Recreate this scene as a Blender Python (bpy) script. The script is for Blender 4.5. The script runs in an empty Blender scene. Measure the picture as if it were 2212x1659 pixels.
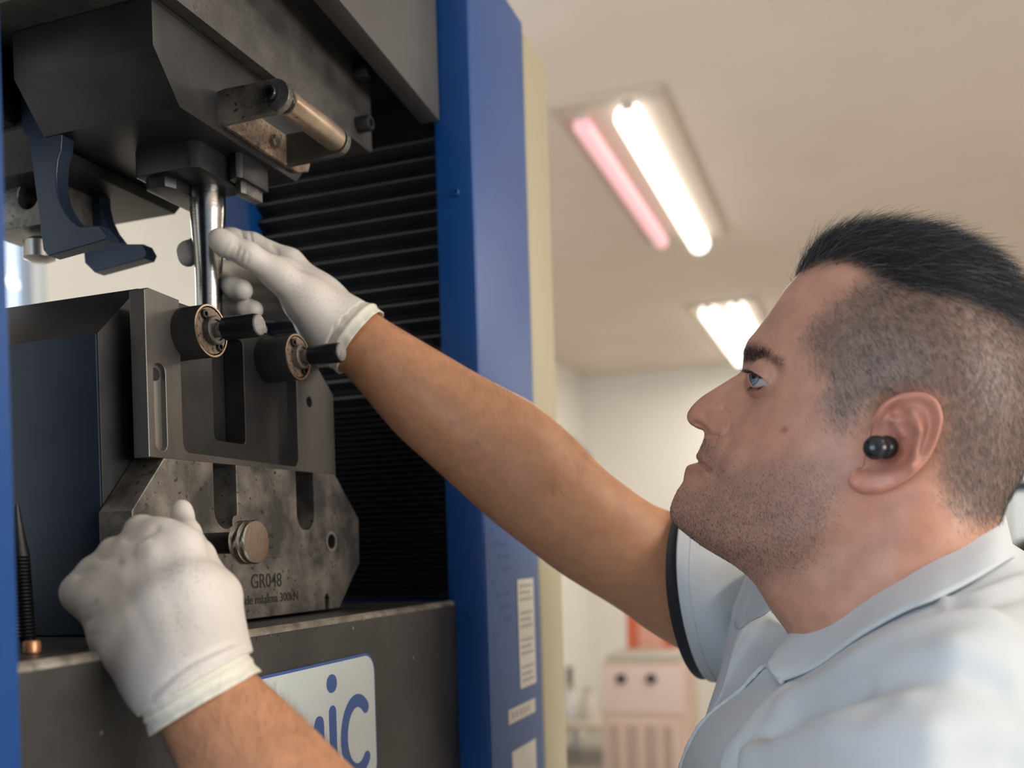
import bpy, bmesh, math, random
import numpy as np
from mathutils import Vector, Matrix

random.seed(7)
RNG = np.random.default_rng(7)
scene = bpy.context.scene
COL = scene.collection

# ------------------------------------------------------------------ camera
EYE = 1.5                                   # camera height above the floor
F_PX, PX0, PY0 = 2120.0, 1106.0, 1193.0      # focal length and principal point on the 2212 x 1659 frame
YAW, ROLL = math.radians(19.82), 0.0305
cf = np.array([-math.sin(YAW), math.cos(YAW), 0.0])
cr0 = np.array([math.cos(YAW), math.sin(YAW), 0.0])
cu0 = np.array([0.0, 0.0, 1.0])
cr = math.cos(ROLL) * cr0 - math.sin(ROLL) * cu0
cu = math.sin(ROLL) * cr0 + math.cos(ROLL) * cu0
cam_data = bpy.data.cameras.new('camera')
cam = bpy.data.objects.new('camera', cam_data)
COL.objects.link(cam)
cam.matrix_world = Matrix(((cr[0], cu[0], -cf[0], 0), (cr[1], cu[1], -cf[1], 0), (cr[2], cu[2], -cf[2], EYE), (0, 0, 0, 1)))
cam_data.sensor_fit = 'HORIZONTAL'
cam_data.sensor_width = 36.0
cam_data.lens = 36.0 * F_PX / 2212.0
cam_data.shift_x = 0.0
cam_data.shift_y = (PY0 - 829.5) / 2212.0
cam_data.clip_start = 0.02
cam_data.dof.use_dof = True
cam_data.dof.focus_distance = 0.66
cam_data.dof.aperture_fstop = 4.6
scene.camera = cam

# ------------------------------------------------------------------ light and exposure
world = bpy.data.worlds.new('world')
scene.world = world
world.use_nodes = True
wn = world.node_tree.nodes
wn['Background'].inputs['Color'].default_value = (0.75, 0.87, 1.0, 1)
wn['Background'].inputs['Strength'].default_value = 1.2
scene.view_settings.view_transform = 'Standard'
scene.view_settings.look = 'None'
scene.view_settings.exposure = 0.30
scene.view_settings.gamma = 1.0
scene.view_settings.use_curve_mapping = False
scene.cycles.max_bounces = 7
scene.cycles.transmission_bounces = 5
scene.cycles.caustics_reflective = False
scene.cycles.caustics_refractive = False


def area(name, loc, rot, sx, sy, power, color):
    d = bpy.data.lights.new(name, 'AREA')
    d.shape = 'RECTANGLE'
    d.size, d.size_y, d.energy, d.color = sx, sy, power, color
    o = bpy.data.objects.new(name, d)
    o.location, o.rotation_euler = loc, rot
    COL.objects.link(o)
    return o


# daylight through the windows behind the camera and beyond the machine
area('daylight_window_near', (-.85, -2.38, 1.75), (math.radians(90), 0, 0), 2.0, 1.3, 44, (0.70, 0.84, 1.0))
area('daylight_window_side', (4.30, -.3, 1.75), (math.radians(90), 0, math.radians(90)), 3.0, 1.3, 120, (1.0, 0.96, 0.90))
area('daylight_window_left', (-2.12, 1.95, 2.3), (math.radians(90), 0, math.radians(-90)), 0.7, 1.2, 12, (0.78, 0.89, 1.0))


# ------------------------------------------------------------------ helpers
def rayd(u, v):
    return cf + (u - PX0) / F_PX * cr + (PY0 - v) / F_PX * cu


UP = np.array([0, 0, EYE])


def onX(u, v, x):
    d = rayd(u, v)
    return d * (x / d[0]) + UP


def onY(u, v, y):
    d = rayd(u, v)
    return d * (y / d[1]) + UP


def onZ(u, v, z):
    d = rayd(u, v)
    return d * (z / d[2]) + UP


def onT(u, v, t):
    return rayd(u, v) * t + UP


def R(x, y, z):
    """camera-height-relative coordinates to the room"""
    return np.array([x, y, z + EYE])


def tag(o, label=None, cat=None, group=None, kind=None):
    for k, val in (('label', label), ('category', cat), ('group', group), ('kind', kind)):
        if val:
            o[k] = val
    return o


def empty(name, loc):
    o = bpy.data.objects.new(name, None)
    o.location = loc
    o.empty_display_size = 0.05
    COL.objects.link(o)
    return o


def attach(o, parent):
    if parent is not None:
        o.parent = parent
        root = parent
        while root.parent is not None:
            root = root.parent
        base = Vector(root.location) if root.type == 'EMPTY' else Vector((0, 0, 0))
        if parent is root:
            o.matrix_parent_inverse = Matrix.Translation(-base)
        else:
            o.matrix_parent_inverse = Matrix.Identity(4)
    return o


def mesh_obj(name, verts, faces, mat=None, parent=None, smooth=False, angle=None):
    me = bpy.data.meshes.new(name)
    me.from_pydata([tuple(map(float, p)) for p in verts], [], [tuple(map(int, f)) for f in faces])
    me.update()
    return finish(name, me, mat, parent, smooth, angle)


def finish(name, me, mat, parent, smooth=False, angle=None):
    if mat is not None:
        me.materials.append(mat)
    if smooth or angle:
        me.polygons.foreach_set('use_smooth', [True] * len(me.polygons))
        if angle:
            me.set_sharp_from_angle(angle=math.radians(angle))
    o = bpy.data.objects.new(name, me)
    COL.objects.link(o)
    attach(o, parent)
    return o


def bm_obj(name, bm, mat=None, parent=None, smooth=False, angle=None):
    me = bpy.data.meshes.new(name)
    bmesh.ops.recalc_face_normals(bm, faces=bm.faces)
    bm.to_mesh(me)
    bm.free()
    return finish(name, me, mat, parent, smooth, angle)


def bevel(bm, w, seg=2, ang=30):
    if w <= 0:
        return
    es = [e for e in bm.edges if len(e.link_faces) == 2 and e.calc_face_angle(0) > math.radians(ang)]
    bmesh.ops.bevel(bm, geom=es, offset=w, segments=seg, profile=0.6, affect='EDGES', clamp_overlap=True)


def box(name, lo, hi, mat, parent=None, bev=0.001, seg=2):
    bm = bmesh.new()
    bmesh.ops.create_cube(bm, size=1)
    lo, hi = np.array(lo, float), np.array(hi, float)
    for v in bm.verts:
        v.co = Vector((lo + hi) / 2 + np.array(v.co) * (hi - lo))
    bevel(bm, bev, seg)
    return bm_obj(name, bm, mat, parent, angle=20)


AX = {'X': (1, 2), 'Y': (0, 2), 'Z': (0, 1)}


def prism(name, poly, axis, a0, a1, mat, parent=None, bev=0.001, seg=2):
    """polygon in the two other axes, extruded along axis from a0 to a1"""
    i, j = AX[axis]
    k = 'XYZ'.index(axis)
    bm = bmesh.new()
    rings = []
    for a in (a0, a1):
        r = []
        for p in poly:
            c = [0, 0, 0]
            c[i], c[j], c[k] = p[0], p[1], a
            r.append(bm.verts.new(c))
        rings.append(r)
    bm.faces.new(rings[0])
    bm.faces.new(rings[1][::-1])
    n = len(poly)
    for q in range(n):
        bm.faces.new((rings[0][q], rings[0][(q + 1) % n], rings[1][(q + 1) % n], rings[1][q]))
    bmesh.ops.recalc_face_normals(bm, faces=bm.faces)
    bevel(bm, bev, seg)
    return bm_obj(name, bm, mat, parent, angle=20)


def filled(name, loops, axis, a0, a1, mat, parent=None, bev=0.0006, res=1):
    """flat plate with holes: closed loops (outer first) in the two other axes, filled, extruded along axis, edges broken"""
    i, j = AX[axis]
    k = 'XYZ'.index(axis)
    cu_ = bpy.data.curves.new(name, 'CURVE')
    cu_.dimensions = '2D'
    cu_.fill_mode = 'BOTH'
    cu_.extrude = abs(a1 - a0) / 2 - bev
    cu_.bevel_depth = bev
    cu_.bevel_resolution = res
    cu_.offset = -bev
    for lp in loops:
        s = cu_.splines.new('POLY')
        s.points.add(len(lp) - 1)
        for q, p in enumerate(lp):
            s.points[q].co = (p[0], p[1], 0, 1)
        s.use_cyclic_u = True
    to = bpy.data.objects.new('tmp_outline', cu_)
    COL.objects.link(to)
    dg = bpy.context.evaluated_depsgraph_get()
    me = bpy.data.meshes.new_from_object(to.evaluated_get(dg))
    bpy.data.objects.remove(to)
    bpy.data.curves.remove(cu_)
    me.name = name
    co = np.empty(len(me.vertices) * 3)
    me.vertices.foreach_get('co', co)
    co = co.reshape(-1, 3)
    out = np.empty_like(co)
    out[:, i], out[:, j], out[:, k] = co[:, 0], co[:, 1], co[:, 2] + (a0 + a1) / 2
    me.vertices.foreach_set('co', out.ravel())
    bm = bmesh.new()
    bm.from_mesh(me)
    bmesh.ops.remove_doubles(bm, verts=bm.verts, dist=1e-6)
    bmesh.ops.recalc_face_normals(bm, faces=bm.faces)
    bm.to_mesh(me)
    bm.free()
    me.materials.clear()
    return finish(name, me, mat, parent, angle=14)


def circ(cx, cy, r, n=36):
    return [(cx + r * math.cos(2 * math.pi * q / n), cy + r * math.sin(2 * math.pi * q / n)) for q in range(n)]


def rrect(x0, y0, x1, y1, r, n=6):
    out = []
    for cx, cy, a in ((x1 - r, y1 - r, 0), (x0 + r, y1 - r, 90), (x0 + r, y0 + r, 180), (x1 - r, y0 + r, 270)):
        for q in range(n + 1):
            t = math.radians(a + 90 * q / n)
            out.append((cx + r * math.cos(t), cy + r * math.sin(t)))
    return out


def frame_of(d):
    d = Vector(d).normalized()
    a = Vector((0, 0, 1)) if abs(d.z) < 0.9 else Vector((0, 1, 0))
    x = d.cross(a).normalized()
    return d, x, d.cross(x).normalized()


def lathe(name, prof, org, d, mat, parent=None, n=40, angle=35, ring=False):
    """profile of (radius, height) turned about the axis d through org"""
    d, ex, ey = frame_of(d)
    org = Vector(org)
    vs, fs = [], []
    m = len(prof)
    for r, h in prof:
        for q in range(n):
            t = 2 * math.pi * q / n
            vs.append(org + d * h + (ex * math.cos(t) + ey * math.sin(t)) * max(r, 1e-5))
    for a in range(m if ring else m - 1):
        c = (a + 1) % m
        for q in range(n):
            fs.append((a * n + q, a * n + (q + 1) % n, c * n + (q + 1) % n, c * n + q))
    if not ring:
        fs.append(tuple(range(n))[::-1])
        fs.append(tuple((m - 1) * n + q for q in range(n)))
    bm = bmesh.new()
    bv = [bm.verts.new(v) for v in vs]
    for f in fs:
        bm.faces.new([bv[q] for q in f])
    bmesh.ops.recalc_face_normals(bm, faces=bm.faces)
    return bm_obj(name, bm, mat, parent, angle=angle)


def socket_screw(name, org, d, r, h, mat, dark, parent):
    """cap screw with a hex socket"""
    o = lathe(name, [(r, -0.004), (r, h - r * .18), (r * .86, h), (r * .52, h), (r * .5, h - r * .7), (0, h - r * .7)], org, d, mat, parent, n=24)
    return o


# ------------------------------------------------------------------ materials
def nodes_of(m):
    m.use_nodes = True
    nt = m.node_tree
    return nt, nt.nodes, nt.links, nt.nodes['Principled BSDF']


def principled(name, color, rough=0.5, metal=0.0, spec=0.5, coat=0.0):
    m = bpy.data.materials.new(name)
    nt, n, l, b = nodes_of(m)
    b.inputs['Base Color'].default_value = (*color, 1)
    b.inputs['Roughness'].default_value = rough
    b.inputs['Metallic'].default_value = metal
    b.inputs['Specular IOR Level'].default_value = spec
    b.inputs['Coat Weight'].default_value = coat
    return m


def worn(name, c1, c2, scale=30, rough=(0.35, 0.55), metal=0.0, bump=0.15, stretch=(1, 1, 1), c3=None, spots=0.0, bscale=None, contrast=(0.35, 0.65), spec=0.5):
    """two-tone surface with cloudy wear, fine grain and optional dark specks"""
    m = bpy.data.materials.new(name)
    nt, n, l, b = nodes_of(m)
    b.inputs['Metallic'].default_value = metal
    b.inputs['Specular IOR Level'].default_value = spec
    tc = n.new('ShaderNodeTexCoord')
    mp = n.new('ShaderNodeMapping')
    mp.inputs['Scale'].default_value = stretch
    l.new(tc.outputs['Object'], mp.inputs['Vector'])
    nz = n.new('ShaderNodeTexNoise')
    nz.inputs['Scale'].default_value = scale
    nz.inputs['Detail'].default_value = 8
    nz.inputs['Roughness'].default_value = 0.62
    l.new(mp.outputs['Vector'], nz.inputs['Vector'])
    rp = n.new('ShaderNodeValToRGB')
    rp.color_ramp.elements[0].position, rp.color_ramp.elements[1].position = contrast
    rp.color_ramp.elements[0].color, rp.color_ramp.elements[1].color = (*c1, 1), (*c2, 1)
    l.new(nz.outputs['Fac'], rp.inputs['Fac'])
    col = rp.outputs['Color']
    if spots > 0:
        n2 = n.new('ShaderNodeTexNoise')
        n2.inputs['Scale'].default_value = scale * 9
        n2.inputs['Detail'].default_value = 3
        l.new(mp.outputs['Vector'], n2.inputs['Vector'])
        r2 = n.new('ShaderNodeValToRGB')
        r2.color_ramp.elements[0].position, r2.color_ramp.elements[1].position = 0.5 + (0.5 - spots) * .5, 0.58 + (0.5 - spots) * .5
        l.new(n2.outputs['Fac'], r2.inputs['Fac'])
        mx = n.new('ShaderNodeMix')
        mx.data_type = 'RGBA'
        l.new(r2.outputs['Color'], mx.inputs[0])
        l.new(col, mx.inputs[6])
        mx.inputs[7].default_value = (*(c3 or (0.03, 0.025, 0.02)), 1)
        col = mx.outputs[2]
    l.new(col, b.inputs['Base Color'])
    mr = n.new('ShaderNodeMapRange')
    mr.inputs['To Min'].default_value, mr.inputs['To Max'].default_value = rough
    l.new(nz.outputs['Fac'], mr.inputs['Value'])
    l.new(mr.outputs['Result'], b.inputs['Roughness'])
    if bump > 0:
        n3 = n.new('ShaderNodeTexNoise')
        n3.inputs['Scale'].default_value = bscale or scale * 6
        n3.inputs['Detail'].default_value = 4
        l.new(mp.outputs['Vector'], n3.inputs['Vector'])
        bp = n.new('ShaderNodeBump')
        bp.inputs['Strength'].default_value = bump
        bp.inputs['Distance'].default_value = 0.001
        l.new(n3.outputs['Fac'], bp.inputs['Height'])
        l.new(bp.outputs['Normal'], b.inputs['Normal'])
    return m


def emitter(name, color, strength):
    m = bpy.data.materials.new(name)
    nt, n, l, b = nodes_of(m)
    b.inputs['Base Color'].default_value = (0.8, 0.8, 0.8, 1)
    b.inputs['Emission Color'].default_value = (*color, 1)
    b.inputs['Emission Strength'].default_value = strength
    return m


M = {}
M['ceiling'] = worn('ceiling_paint', (0.72, 0.62, 0.54), (0.76, 0.66, 0.58), 2, (0.85, 0.9), bump=0)
M['wall'] = worn('wall_paint', (0.76, 0.745, 0.69), (0.80, 0.785, 0.73), 2, (0.85, 0.9), bump=0)
M['wall_near'] = worn('wall_paint_blue_grey', (0.20, 0.28, 0.40), (0.23, 0.31, 0.43), 2, (0.85, 0.9), bump=0)
M['floor'] = worn('floor_vinyl', (0.42, 0.40, 0.37), (0.50, 0.48, 0.44), 6, (0.4, 0.5), bump=0.02)
M['white_frame'] = principled('window_frame_paint', (0.75, 0.77, 0.78), 0.4)
M['glass'] = principled('window_glass', (0.9, 0.95, 1.0), 0.02)
M['glass'].node_tree.nodes['Principled BSDF'].inputs['Transmission Weight'].default_value = 1.0
M['steel'] = worn('blackened_steel', (0.020, 0.021, 0.024), (0.042, 0.041, 0.040), 22, (0.32, 0.48), metal=0.5, bump=0.08, spots=0.12, c3=(0.03, 0.028, 0.026))
M['steel_face'] = worn('worn_steel_face', (0.085, 0.080, 0.075), (0.30, 0.27, 0.235), 26, (0.32, 0.5), metal=0.6, bump=0.12, spots=0.25, c3=(0.05, 0.04, 0.03), contrast=(0.42, 0.66))
M['steel_bright'] = worn('ground_steel', (0.30, 0.28, 0.26), (0.48, 0.45, 0.41), 18, (0.22, 0.38), metal=0.9, bump=0.05, stretch=(1, 1, 0.15))
M['adapter'] = worn('speckled_plate', (0.060, 0.057, 0.055), (0.105, 0.098, 0.090), 40, (0.4, 0.6), metal=0.5, bump=0.25, spots=0.3, c3=(0.05, 0.045, 0.04))
M['roller'] = worn('worn_roller', (0.34, 0.25, 0.18), (0.60, 0.47, 0.35), 24, (0.25, 0.45), metal=0.85, bump=0.1, spots=0.15, c3=(0.12, 0.07, 0.04))
M['rust'] = worn('rusted_strip', (0.07, 0.05, 0.04), (0.34, 0.25, 0.18), 55, (0.45, 0.7), metal=0.5, bump=0.5, spots=0.35, c3=(0.03, 0.02, 0.015))
M['rod'] = worn('turned_steel', (0.42, 0.40, 0.38), (0.52, 0.50, 0.47), 30, (0.14, 0.26), metal=1.0, bump=0.10, stretch=(1, 1, 14), bscale=90)
M['knob'] = worn('turned_knob', (0.55, 0.50, 0.44), (0.72, 0.67, 0.60), 40, (0.16, 0.30), metal=1.0, bump=0.12, spots=0.15, c3=(0.30, 0.24, 0.18))
M['black'] = principled('black_plastic', (0.008, 0.008, 0.010), 0.28)
M['black_matte'] = principled('black_matte', (0.006, 0.006, 0.007), 0.7)
M['cap'] = worn('grey_cap', (0.16, 0.15, 0.14), (0.30, 0.28, 0.26), 200, (0.5, 0.6), bump=0.3)
M['blue'] = worn('blue_paint', (0.001, 0.050, 0.21), (0.0015, 0.057, 0.235), 6, (0.40, 0.48), bump=0.0, spec=0.25)
M['blue'].node_tree.nodes['Principled BSDF'].inputs['Coat Weight'].default_value = 0.45
M['blue'].node_tree.nodes['Principled BSDF'].inputs['Coat Roughness'].default_value = 0.38
M['blue'].node_tree.nodes['Principled BSDF'].inputs['Coat IOR'].default_value = 1.55
M['rail'] = worn('milled_rail', (0.085, 0.080, 0.076), (0.165, 0.155, 0.142), 20, (0.30, 0.45), metal=0.75, bump=0.06, stretch=(1, 1, .15))
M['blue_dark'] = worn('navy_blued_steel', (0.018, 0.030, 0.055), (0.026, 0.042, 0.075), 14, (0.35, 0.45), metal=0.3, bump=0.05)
M['cream'] = principled('cream_paint', (0.38, 0.335, 0.225), 0.45)
M['grey_cover'] = worn('grey_cover', (0.062, 0.060, 0.058), (0.078, 0.075, 0.072), 8, (0.5, 0.6), metal=0.0, bump=0.02)
M['base'] = worn('base_paint', (0.042, 0.040, 0.038), (0.075, 0.069, 0.063), 14, (0.38, 0.5), metal=0.25, bump=0.06, spots=0.03, c3=(0.25, 0.23, 0.2))
M['edge'] = worn('chipped_edge', (0.16, 0.14, 0.11), (0.42, 0.38, 0.32), 60, (0.4, 0.6), metal=0.5, bump=0.4)
M['bellows'] = principled('bellows_rubber', (0.007, 0.008, 0.011), 0.55)
M['bellows_lip'] = principled('bellows_lip', (0.10, 0.095, 0.09), 0.5)
M['plaque'] = worn('plaque_white', (0.66, 0.72, 0.70), (0.72, 0.77, 0.75), 12, (0.4, 0.5), bump=0.03, spots=0.02, c3=(0.15, 0.13, 0.1))
M['logo_blue'] = principled('logo_blue', (0.055, 0.12, 0.36), 0.45)
M['engraved'] = principled('engraved_ink', (0.022, 0.020, 0.020), 0.6)
M['paper'] = worn('label_paper', (0.62, 0.58, 0.52), (0.70, 0.66, 0.60), 30, (0.6, 0.7), bump=0)
M['print_grey'] = principled('label_print', (0.40, 0.37, 0.34), 0.7)
M['faint_print'] = principled('faint_print', (0.012, 0.06, 0.22), 0.5)

# ------------------------------------------------------------------ the room
X0, X1, Y0, Y1, ZC = -2.2, 4.4, -2.5, 8.0, 2.95


def struct(name, *a, **k):
    o = a[0]
    tag(o, kind='structure')
    return o


def wall_with_hole(name, axis, a0, a1, rect, hole, mat):
    loops = [[(rect[0], rect[1]), (rect[2], rect[1]), (rect[2], rect[3]), (rect[0], rect[3])]]
    if hole:
        loops.append([(hole[0], hole[1]), (hole[0], hole[3]), (hole[2], hole[3]), (hole[2], hole[1])])
    return tag(filled(name, loops, axis, a0, a1, mat, bev=0.0), kind='structure')


def window(name, axis, a, hole, nx, mat):
    """frame bars around and across the opening, with a pane in each light"""
    root = None
    w = 0.045
    x0, z0, x1, z1 = hole
    loops = [[(x0, z0), (x1, z0), (x1, z1), (x0, z1)]]
    xs = np.linspace(x0, x1, nx + 1)
    cells = []
    for q in range(nx):
        cells.append([(xs[q] + w, z0 + w), (xs[q + 1] - w * .6, z0 + w), (xs[q + 1] - w * .6, z1 - w), (xs[q] + w, z1 - w)])
    root = filled(name, loops + [c[::-1] for c in cells], axis, a - 0.03, a + 0.03, M['white_frame'], bev=0.002)
    tag(root, kind='structure')
    for c in cells:
        lo = [0, 0, 0]
        hi = [0, 0, 0]
        i, j = AX[axis]
        k = 'XYZ'.index(axis)
        lo[i], lo[j], lo[k] = c[0][0], c[0][1], a - 0.003
        hi[i], hi[j], hi[k] = c[2][0], c[2][1], a + 0.003
        box('pane', lo, hi, M['glass'], root, bev=0)
    return root


tag(box('floor', (X0 - .1, Y0 - .1, -.1), (X1 + .1, Y1 + .1, 0), M['floor'], bev=0), kind='structure')
tag(box('ceiling', (X0 - .1, Y0 - .1, ZC), (X1 + .1, Y1 + .1, ZC + .1), M['ceiling'], bev=0), kind='structure')
tag(box('wall_far', (X0, Y1, 0), (X1, Y1 + .1, ZC), M['wall'], bev=0), kind='structure')
wall_with_hole('wall_left', 'X', X0 - .1, X0, (Y0, 0, Y1, ZC), (1.25, 1.7, 2.215, 2.85), M['wall'])
wall_with_hole('wall_right', 'X', X1, X1 + .1, (Y0, 0, Y1, ZC), (-1.8, 1.1, 1.2, 2.4), M['wall'])
wall_with_hole('wall_near', 'Y', Y0 - .1, Y0, (X0, 0, X1, ZC), (-1.85, 1.1, 0.15, 2.4), M['wall_near'])
window('window_1', 'X', X0 - .05, (1.25, 1.7, 2.215, 2.85), 2, None)
window('window_2', 'X', X1 + .05, (-1.8, 1.1, 1.2, 2.4), 3, None)
window('window_3', 'Y', Y0 - .05, (-1.85, 1.1, 0.15, 2.4), 3, None)

TUBE_W = 9.0
M['tube_on'] = emitter('tube_lit', (1.0, 0.97, 0.90), 2.2)
M['tube_pink'] = emitter('tube_failing', (1.0, 0.50, 0.53), 0.72)
M['tube_pink'].node_tree.nodes['Principled BSDF'].inputs['Base Color'].default_value = (.3, .2, .2, 1)
M['fixture'] = principled('fixture_enamel', (0.56, 0.47, 0.39), 0.6)


def ceiling_light(label, x0, x1, y0, y1, tubes, power):
    """recessed batten fixture: tray, raised rim and two tubes with end caps"""
    z = ZC
    e = empty('ceiling_light', ((x0 + x1) / 2, (y0 + y1) / 2, z))
    filled('tray_rim', [[(x0, y0), (x1, y0), (x1, y1), (x0, y1)], [(x0 + .02, y0 + .02), (x0 + .02, y1 - .02), (x1 - .02, y1 - .02), (x1 - .02, y0 + .02)]], 'Z', z - .014, z, M['fixture'], e, bev=.002)
    box('tray', (x0 + .02, y0 + .02, z - .008), (x1 - .02, y1 - .02, z), M['fixture'], e, bev=0)
    for tx, ya, yb, m, r in tubes:
        t = lathe('tube', [(r * .8, 0), (r, .004), (r, yb - ya - .004), (r * .8, yb - ya)], (tx, ya, z - .045), (0, 1, 0), m, e, n=20)
        for yy in (ya - .012, yb):
            box('end_cap', (tx - .02, yy, z - .030), (tx + .02, yy + .012, z - .005), M['fixture'], t, bev=.002)
    tag(e, label, 'ceiling light', 'tube fixtures on the ceiling')
    for tx, ya, yb, m, r in tubes:
        if m is M['tube_on']:            # the light of a lit tube leaves along its underside
            d = bpy.data.lights.new('tube_glow', 'AREA')
            d.shape, d.size, d.size_y, d.energy, d.color = 'RECTANGLE', 1.6 * r, yb - ya - .02, power, (1.0, 0.90, 0.78)
            o = bpy.data.objects.new('tube_glow', d)
            o.location = (tx, (ya + yb) / 2, z - .0455 - r)
            COL.objects.link(o)
    return e


ceiling_light('ceiling fixture with one dim pink tube beside a lit white tube', -.93, -.56, 3.05, 4.62,
              [(-.842, 3.14, 4.50, M['tube_pink'], .030), (-.685, 3.14, 4.60, M['tube_on'], .046)], TUBE_W)
ceiling_light('ceiling fixture with two lit white tubes above the man\'s brow', -.97, -.56, 5.9, 7.72,
              [(-.85, 5.97, 7.62, M['tube_on'], .052), (-.68, 5.95, 7.62, M['tube_on'], .052)], TUBE_W)
for n_, (x, y) in enumerate(((1.6, 3.1), (1.6, 6.0), (1.6, 0.2))):
    ceiling_light(['ceiling fixture out in the room behind the man', 'far ceiling fixture behind the man', 'ceiling fixture over the camera side of the room'][n_],
                  x - .19, x + .19, y, y + 1.6, [(x - .08, y + .07, y + 1.53, M['tube_on'], .03), (x + .08, y + .07, y + 1.53, M['tube_on'], .03)], TUBE_W)

# ------------------------------------------------------------------ testing machine: frame, base, crosshead
def text_mesh(txt, size, bold=0.0, depth=0.0002, spacing=1.0, shear=0.0):
    c = bpy.data.curves.new('txt', 'FONT')
    c.body, c.size, c.extrude, c.offset, c.space_character, c.shear = txt, size, depth, bold, spacing, shear
    c.resolution_u = 3
    o = bpy.data.objects.new('txt', c)
    COL.objects.link(o)
    dg = bpy.context.evaluated_depsgraph_get()
    me = bpy.data.meshes.new_from_object(o.evaluated_get(dg))
    bpy.data.objects.remove(o)
    bpy.data.curves.remove(c)
    me.materials.clear()
    return me


def text_on_front(name, txt, size, x, y, z, mat, parent, bold=0.0, sx=1.0):
    """text lying on a +X face, reading along +Y"""
    me = text_mesh(txt, size, bold)
    co = np.empty(len(me.vertices) * 3)
    me.vertices.foreach_get('co', co)
    co = co.reshape(-1, 3)
    out = np.stack([x + co[:, 2], y + co[:, 0] * sx, z + co[:, 1]], 1)
    me.vertices.foreach_set('co', out.ravel())
    me.name = name
    return finish(name, me, mat, parent)


def stroke_loop(pts, w, n=10, closed=False):
    """outline of a round-ended stroke of width w along pts"""
    P = np.array(pts, float)
    d = np.gradient(P, axis=0)
    d /= np.linalg.norm(d, axis=1)[:, None]
    nrm = np.stack([-d[:, 1], d[:, 0]], 1)
    left, right = P + nrm * w / 2, P - nrm * w / 2
    a1 = math.atan2(nrm[-1][1], nrm[-1][0])
    cap1 = [P[-1] + w / 2 * np.array([math.cos(a1 - math.pi * q / n), math.sin(a1 - math.pi * q / n)]) for q in range(1, n)]
    a0 = math.atan2(-nrm[0][1], -nrm[0][0])
    cap0 = [P[0] + w / 2 * np.array([math.cos(a0 - math.pi * q / n), math.sin(a0 - math.pi * q / n)]) for q in range(1, n)]
    return [tuple(p) for p in list(left) + cap1 + list(right[::-1]) + cap0]


XF = -.34                                   # column front plane
machine = empty('testing_machine', (-.6, .627, 0))
tag(machine, 'blue universal testing machine with dark base, tall columns and white badge', 'testing machine')


def column(y0, y1, side):
    """hollow column: front shell folding back as two flanges round the screw cover; side = which way the open face looks"""
    c = []
    yi, yo = (y0, y1) if side < 0 else (y1, y0)      # inner (open) face and outer face
    s = 1 if side < 0 else -1
    top = .585 + EYE
    # one folded shell, C-shaped in plan
    poly = [(XF, yo), (XF, yi), (XF - .040, yi), (XF - .040, yi + s * .035), (XF - .252, yi + s * .035), (XF - .252, yi), (XF - .285, yi), (XF - .285, yo)]
    o = prism('column', poly, 'Z', 0, top, M['blue'], machine, bev=.004, seg=3)
    return o


far_col = column(.868, 1.030, -1)
near_col = column(.16, .3226, 1)
box('column_back_cover', (XF - .285, 1.036, .02), (XF - .001, 1.120, .578 + EYE), M['cream'], machine, bev=.006, seg=3)
box('column_back_cover', (XF - .285, .070, .02), (XF - .001, .154, .578 + EYE), M['cream'], machine, bev=.006, seg=3)

# labels on the far column front
for (ya, za, yb, zb) in ((.955, -.1415, 1.006, -.0285), (.917, -.172, 1.000, -.1575), (.924, -.260, .998, -.2005)):
    lb = box('label', (XF, ya, za + EYE), (XF + .0008, yb, zb + EYE), M['paper'], machine, bev=0)
    n = 4 if zb - za > .1 else 1
    if n == 4:
        for q in range(4):
            z = za + (zb - za) * (q + .06) / 4
            for k in range(3):
                box('print_line', (XF + .0008, ya + .006, z + .004 + k * .007 + EYE), (XF + .001, yb - .006 - .006 * (k % 2), z + .007 + k * .007 + EYE), M['print_grey'], lb, bev=0)
    elif zb - za < .02:
        for k in range(5):
            box('print_line', (XF + .0008, ya + .010 + k * .012, za + .004 + EYE), (XF + .001, ya + .016 + k * .012, zb - .004 + EYE), M['print_grey'], lb, bev=0)
for q in range(9):                                  # worn-off print, no longer legible
    yy, zz, ww = .884 + .010 * ((q * 5) % 4), .018 - q * .0125, .012 + .009 * ((q * 7) % 4)
    prism('worn_print', [(yy, zz + EYE), (yy + ww, zz + .0015 + EYE), (yy + ww * .96, zz + .0065 + EYE), (yy + ww * .4, zz + .0050 + EYE), (yy + .001, zz + .0060 + EYE)], 'X', XF - .0002, XF + .0002, M['faint_print'], machine, bev=0)
for z in (.345, .12, -.06):
    socket_screw('screw', R(XF - .018, .8665, z), (0, -1, 0), .0035, .002, M['blue'], None, machine)

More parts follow.
